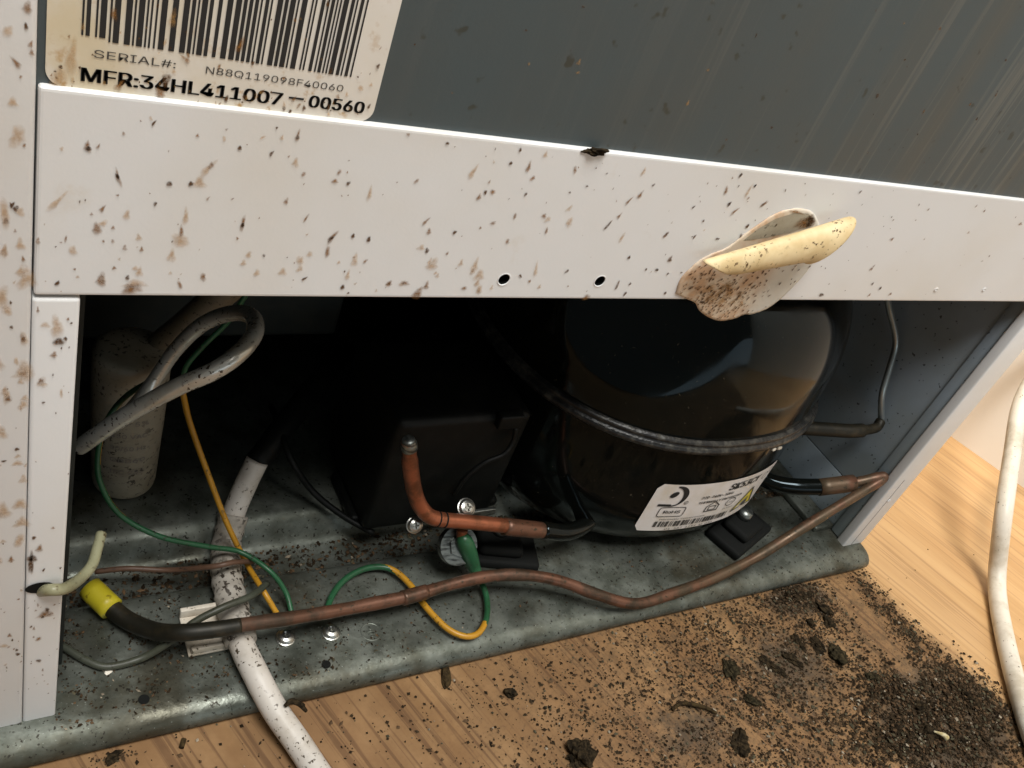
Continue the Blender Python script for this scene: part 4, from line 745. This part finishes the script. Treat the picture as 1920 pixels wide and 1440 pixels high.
# ================================================================ dirt on the floor and in the tray
def colr(r):
    k = r.random()
    if k < 0.55: b = r.uniform(0.012, 0.040); return (b, b * 0.68, b * 0.38)
    if k < 0.86: b = r.uniform(0.045, 0.115); return (b, b * 0.62, b * 0.34)
    if k < 0.975: b = r.uniform(0.04, 0.09); return (b, b * 0.88, b * 0.55)
    b = r.uniform(0.16, 0.32); return (b, b * 0.84, b * 0.62)
BL = [(0.466, -0.106, 0.020, 0.014, 1500, 1), (0.428, -0.112, 0.026, 0.013, 1500, 1), (0.492, -0.108, 0.014, 0.014, 900, 1), (0.455, -0.128, 0.035, 0.016, 1400, 1), (0.440, -0.090, 0.020, 0.012, 700, 1), (0.4850, -0.0400, 0.006, 0.022, 520, 0), (0.4870, -0.0720, 0.007, 0.014, 420, 0), (0.4230, -0.0190, 0.013, 0.006, 420, 1),
      (0.430, -0.040, 0.016, 0.016, 560, 0), (0.375, -0.058, 0.034, 0.022, 900, 0), (0.33, -0.055, 0.045, 0.024, 900, 0), (0.30, -0.09, 0.05, 0.022, 1000, 0), (0.26, -0.05, 0.05, 0.025, 560, 0), (0.37, -0.10, 0.04, 0.02, 1100, 0), (0.38, -0.025, 0.05, 0.008, 620, 0), (0.21, -0.05, 0.06, 0.025, 300, 0), (0.10, -0.03, 0.06, 0.015, 100, 0)]
CLS = [(0.4369, -0.0333, .0055, .0030, .0024, 2.2, 'black clump on the left edge of the wiped streak below the tray corner'), (0.4210, -0.0200, .0052, .0034, .0026, 0.5, 'left black clump of the clustered pair touching the tray lip'),
    (0.4300, -0.0215, .0054, .0032, .0026, 0.2, 'right black clump of the clustered pair touching the tray lip'), (0.4198, -0.0628, .0068, .0054, .0028, 0.6, 'largest greenish dirt clump left of the wiped streak'),
    (0.4130, -0.0530, .0044, .0040, .0022, 1.6, 'dark clump just above the largest greenish dirt clump'), (0.3720, -0.0566, .0062, .0026, .0018, 2.0, 'left one of two narrow parallel dark clumps in mid floor'),
    (0.3880, -0.0550, .0060, .0024, .0016, 2.1, 'right one of two narrow parallel dark clumps in mid floor'), (0.3440, -0.0520, .0055, .0040, .0020, 0.8, 'greenish clump above the right end of the bent twig'),
    (0.3440, -0.0700, .0050, .0026, .0018, 2.6, 'pointed dark clump below right of the bent twig'), (0.4330, -0.0410, .0034, .0030, .0020, 0, 'small black clump right under the one beside the wiped streak'),
    (0.4190, -0.0395, .0030, .0026, .0020, 1, 'small round black clump between tray lip and greenish clump'), (0.4010, -0.0480, .0046, .0028, .0018, 1.2, 'dark clump just above the two narrow parallel clumps'),
    (0.4330, -0.0790, .0048, .0030, .0020, 2.5, 'brown clump below the wiped streak at the upper left edge of the heap'), (0.3220, -0.0880, .0056, .0036, .0022, 1, 'ragged clump near the bottom edge below the bent twig'),
    (0.4500, -0.1030, .0060, .0035, .0030, 0.4, 'flat clump in the upper middle of the dark dirt heap'), (0.4900, -0.1080, .0060, .0038, .0030, 2.2, 'clump at the right side of the dark heap near the white cord'),
    (0.4400, -0.1150, .0054, .0045, .0034, 2.8, 'dark clump touching the pale straw scrap in the heap'), (0.4200, -0.1080, .0050, .0032, .0026, 1.8, 'leftmost clump half buried in the dark dirt heap'), (0.0480, -0.0170, .0034, .0014, .0012, 0.4, 'small dark flat clump alone on the wood at the lower left')]
BL += [(c[0], c[1], c[2] * 1.15, c[3] * 1.25, 46, 0) for c in CLS]
store = ([], [], []); rd = random.Random(5)
for (bx, by, sx_, sy_, cnt, pile) in BL:
    for i in range(int(cnt * 3.1)):
        x, y = rd.gauss(bx, sx_), rd.gauss(by, sy_)
        if noise.noise(Vector((x * 95, y * 95, 3.0))) + noise.noise(Vector((x * 260, y * 260, 9.0))) * 0.6 < rd.uniform(-0.75, 0.30): continue
        if y > -0.0135 or x > 0.507 + (-y) * 0.16: continue
        if 0.4570 < x < 0.4690 and -0.090 < y < -0.02 and rd.random() < 0.9: continue
        s = rd.choice((0.00018, 0.00025, 0.0003, 0.0004, 0.0005, 0.0008)) * (1.3 if pile else 1.0)
        h = 0.0034 * math.exp(-((x - bx) / sx_) ** 2 - ((y - by) / sy_) ** 2) * rd.random() if pile else 0
        grain(store, (x, y, 0.0003 + s * 0.3 + h), s, colr(rd), 0.6, rd.choice((1, 1, 1.2, 1.8)))
for i in range(26): x, y = rd.uniform(0.50, 0.62), rd.uniform(-0.12, 0.02); grain(store, (x, y, 0.0004), rd.choice((0.0003, 0.0005)), colr(rd))
tag(grains_obj('floor_dirt', store), kind='stuff')
store = ([], [], [])
for i in range(4200):      # dirt lying in the tray
    x, y = rd.uniform(0.03, 0.47), rd.choice((rd.uniform(-0.008, 0.045), rd.uniform(0.050, 0.068), rd.uniform(0.050, 0.068)))
    if x > 0.2 and y < 0.048 and rd.random() < 0.6: continue
    z = 0.0103 if y < 0.046 else 0.0032; s = rd.choice((0.0002, 0.0003, 0.0005, 0.0009 if y > 0.048 else 0.0004)) 
    grain(store, (x, y, z + s * 0.3), s, colr(rd), 0.6, rd.choice((1, 1.5, 2.2)))
for i in range(2600):
    x, y = rd.uniform(0.031, 0.150), rd.uniform(-0.007, 0.046)
    if noise.noise(Vector((x * 70, y * 70, 5.0))) + 0.5 * noise.noise(Vector((x * 200, y * 200, 1.0))) < rd.uniform(-0.2, 0.5) + (x - 0.03) * 2.0: continue
    s = rd.choice((0.0002, 0.0003, 0.0004, 0.0006)); grain(store, (x, y, 0.0101 + s * 0.3), s, colr(rd), 0.6, rd.choice((1, 1.3, 1.8)))
td = grains_obj('tray_dirt', store, tray)
# individual clumps and scraps
def clump(name, x, y, z, sx_, sy_, sz_, ang, m_, seed, rough=0.3):
    bm = bmesh.new(); bmesh.ops.create_icosphere(bm, subdivisions=4, radius=1); r = random.Random(seed); w = [(Vector((r.uniform(-1, 1), r.uniform(-1, 1), r.uniform(-1, 1))).normalized() * f, r.uniform(0, 6), g) for f, g in ((2.2, 1.1), (3.1, 0.9), (4.6, 0.7), (6.5, 0.55), (9.0, 0.42), (14.0, 0.3), (17.0, 0.25))]
    for v_ in bm.verts: v_.co *= max(0.3, 1 + rough * sum(g * math.sin(d.dot(v_.co) + ph) for d, ph, g in w) + r.uniform(-rough, rough) * 0.22)
    bmesh.ops.transform(bm, matrix=Matrix.Translation((x, y, z + sz_ * 0.7)) @ Matrix.Rotation(ang, 4, 'Z') @ Matrix.Diagonal((sx_, sy_, sz_, 1)), verts=bm.verts)
    return bm_obj(name, bm, m_, None, False)
def cm(name, a, b, sc_=400):
    m = mat(name, a, 0.9, 0, 0.06); t = NT(m); t.color(t.mix(t.ramp(t.noise(t.coord(), sc_, 4, 0.7), 0.4, 0.65), a, b)); return m
M['clump'] = cm('dirt_clump_soil', (0.010, 0.0075, 0.0045), (0.040, 0.028, 0.015)); M['clump_green'] = cm('mouldy_clump', (0.012, 0.010, 0.0055), (0.046, 0.036, 0.019))
M['husk'] = cm('brown_husk', (0.050, 0.034, 0.015), (0.018, 0.012, 0.007)); M['pale'] = cm('pale_scrap', (0.52, 0.46, 0.30), (0.35, 0.28, 0.13))
tag(clump('seed_husk', 0.1899, -0.0171, 0, 0.0062, 0.0022, 0.0013, 1.15, M['husk'], 1, 0.12), 'long brown seed husk lying on the wood just below the tray lip', 'husk')
tag(clump('dirt_ball', 0.2165, -0.0333, 0, 0.0027, 0.0025, 0.0022, 0.2, M['clump'], 2, 0.15), 'small round black dirt ball lying alone on the wood floor', 'dirt ball')
tag(clump('hairy_clump', 0.2336, -0.0705, 0, 0.0062, 0.0055, 0.0034, 0.5, M['clump'], 3), 'black clump at the bottom edge of the floor under the tray', 'dirt clump')
for i, (x, y, a, b_, c_, an, lb) in enumerate(CLS):
    o = clump('dirt_clump', x, y, 0, a * 0.88, b_ * 0.85, c_ * 0.7, an, M['clump_green'] if i in (3, 7, 8, 12) else M['clump'], 20 + i)
    tag(o, lb, 'dirt clump', 'dirt clumps on the floor')
tag(tube('twig', [(0.2955, -0.0628, 0.0012), (0.3015, -0.0615, 0.0020), (0.3080, -0.0640, 0.0022), (0.3140, -0.0670, 0.0018), (0.3190, -0.0710, 0.0010)], lambda t_: 0.0011 - 0.0005 * abs(t_ - 0.5), M['husk']), 'thin bent dark twig lying on the dirty wood floor', 'twig')
tag(tube('pale_straw', [(0.4410, -0.1172, 0.0048), (0.4425, -0.1195, 0.0060), (0.4445, -0.1210, 0.0058), (0.4462, -0.1225, 0.0048)], lambda t_: 0.0005 + 0.0011 * t_, M['pale']), 'small pale straw scrap on top of the dark dirt heap', 'straw')
tag(tube('curved_bristle', [(0.1103, -0.0213, 0.0165), (0.1128, -0.0205, 0.0178), (0.1160, -0.0218, 0.0168), (0.1190, -0.0240, 0.0135)], lambda t_: 0.0007 + 0.0005 * math.sin(math.pi * t_), M['clump']), 'dark curved scrap draped across the white mains cord', 'scrap')
tag(clump('white_flake', 0.0508, 0.0143, 0.0102, 0.0020, 0.0013, 0.0004, 0.9, M['cord_clean'], 71, 0.1), 'tiny white paint flake on the dark left end of the tray', 'flake')
tag(clump('rail_crumb', 0.1651, -0.0002, 0.2566, 0.0034, 0.0013, 0.0010, 0.0, M['clump'], 72), 'dark brown crumb stuck on the upper lip of the white rail', 'crumb')
tag(clump('pale_fleck', 0.3090, 0.0030, 0.3275, 0.0008, 0.0005, 0.0016, 0.0, M['cord_clean'], 73, 0.1), 'tiny white fleck on the dark rear panel', 'fleck')
tag(tube('rusty_rod', [(0.0741, -0.0128 - .004, 0.0012), (0.0725, -0.0200, 0.0012)], 0.0010, M['husk'], n=4), 'short brown splinter on the wood under the tray lip at left', 'splinter')
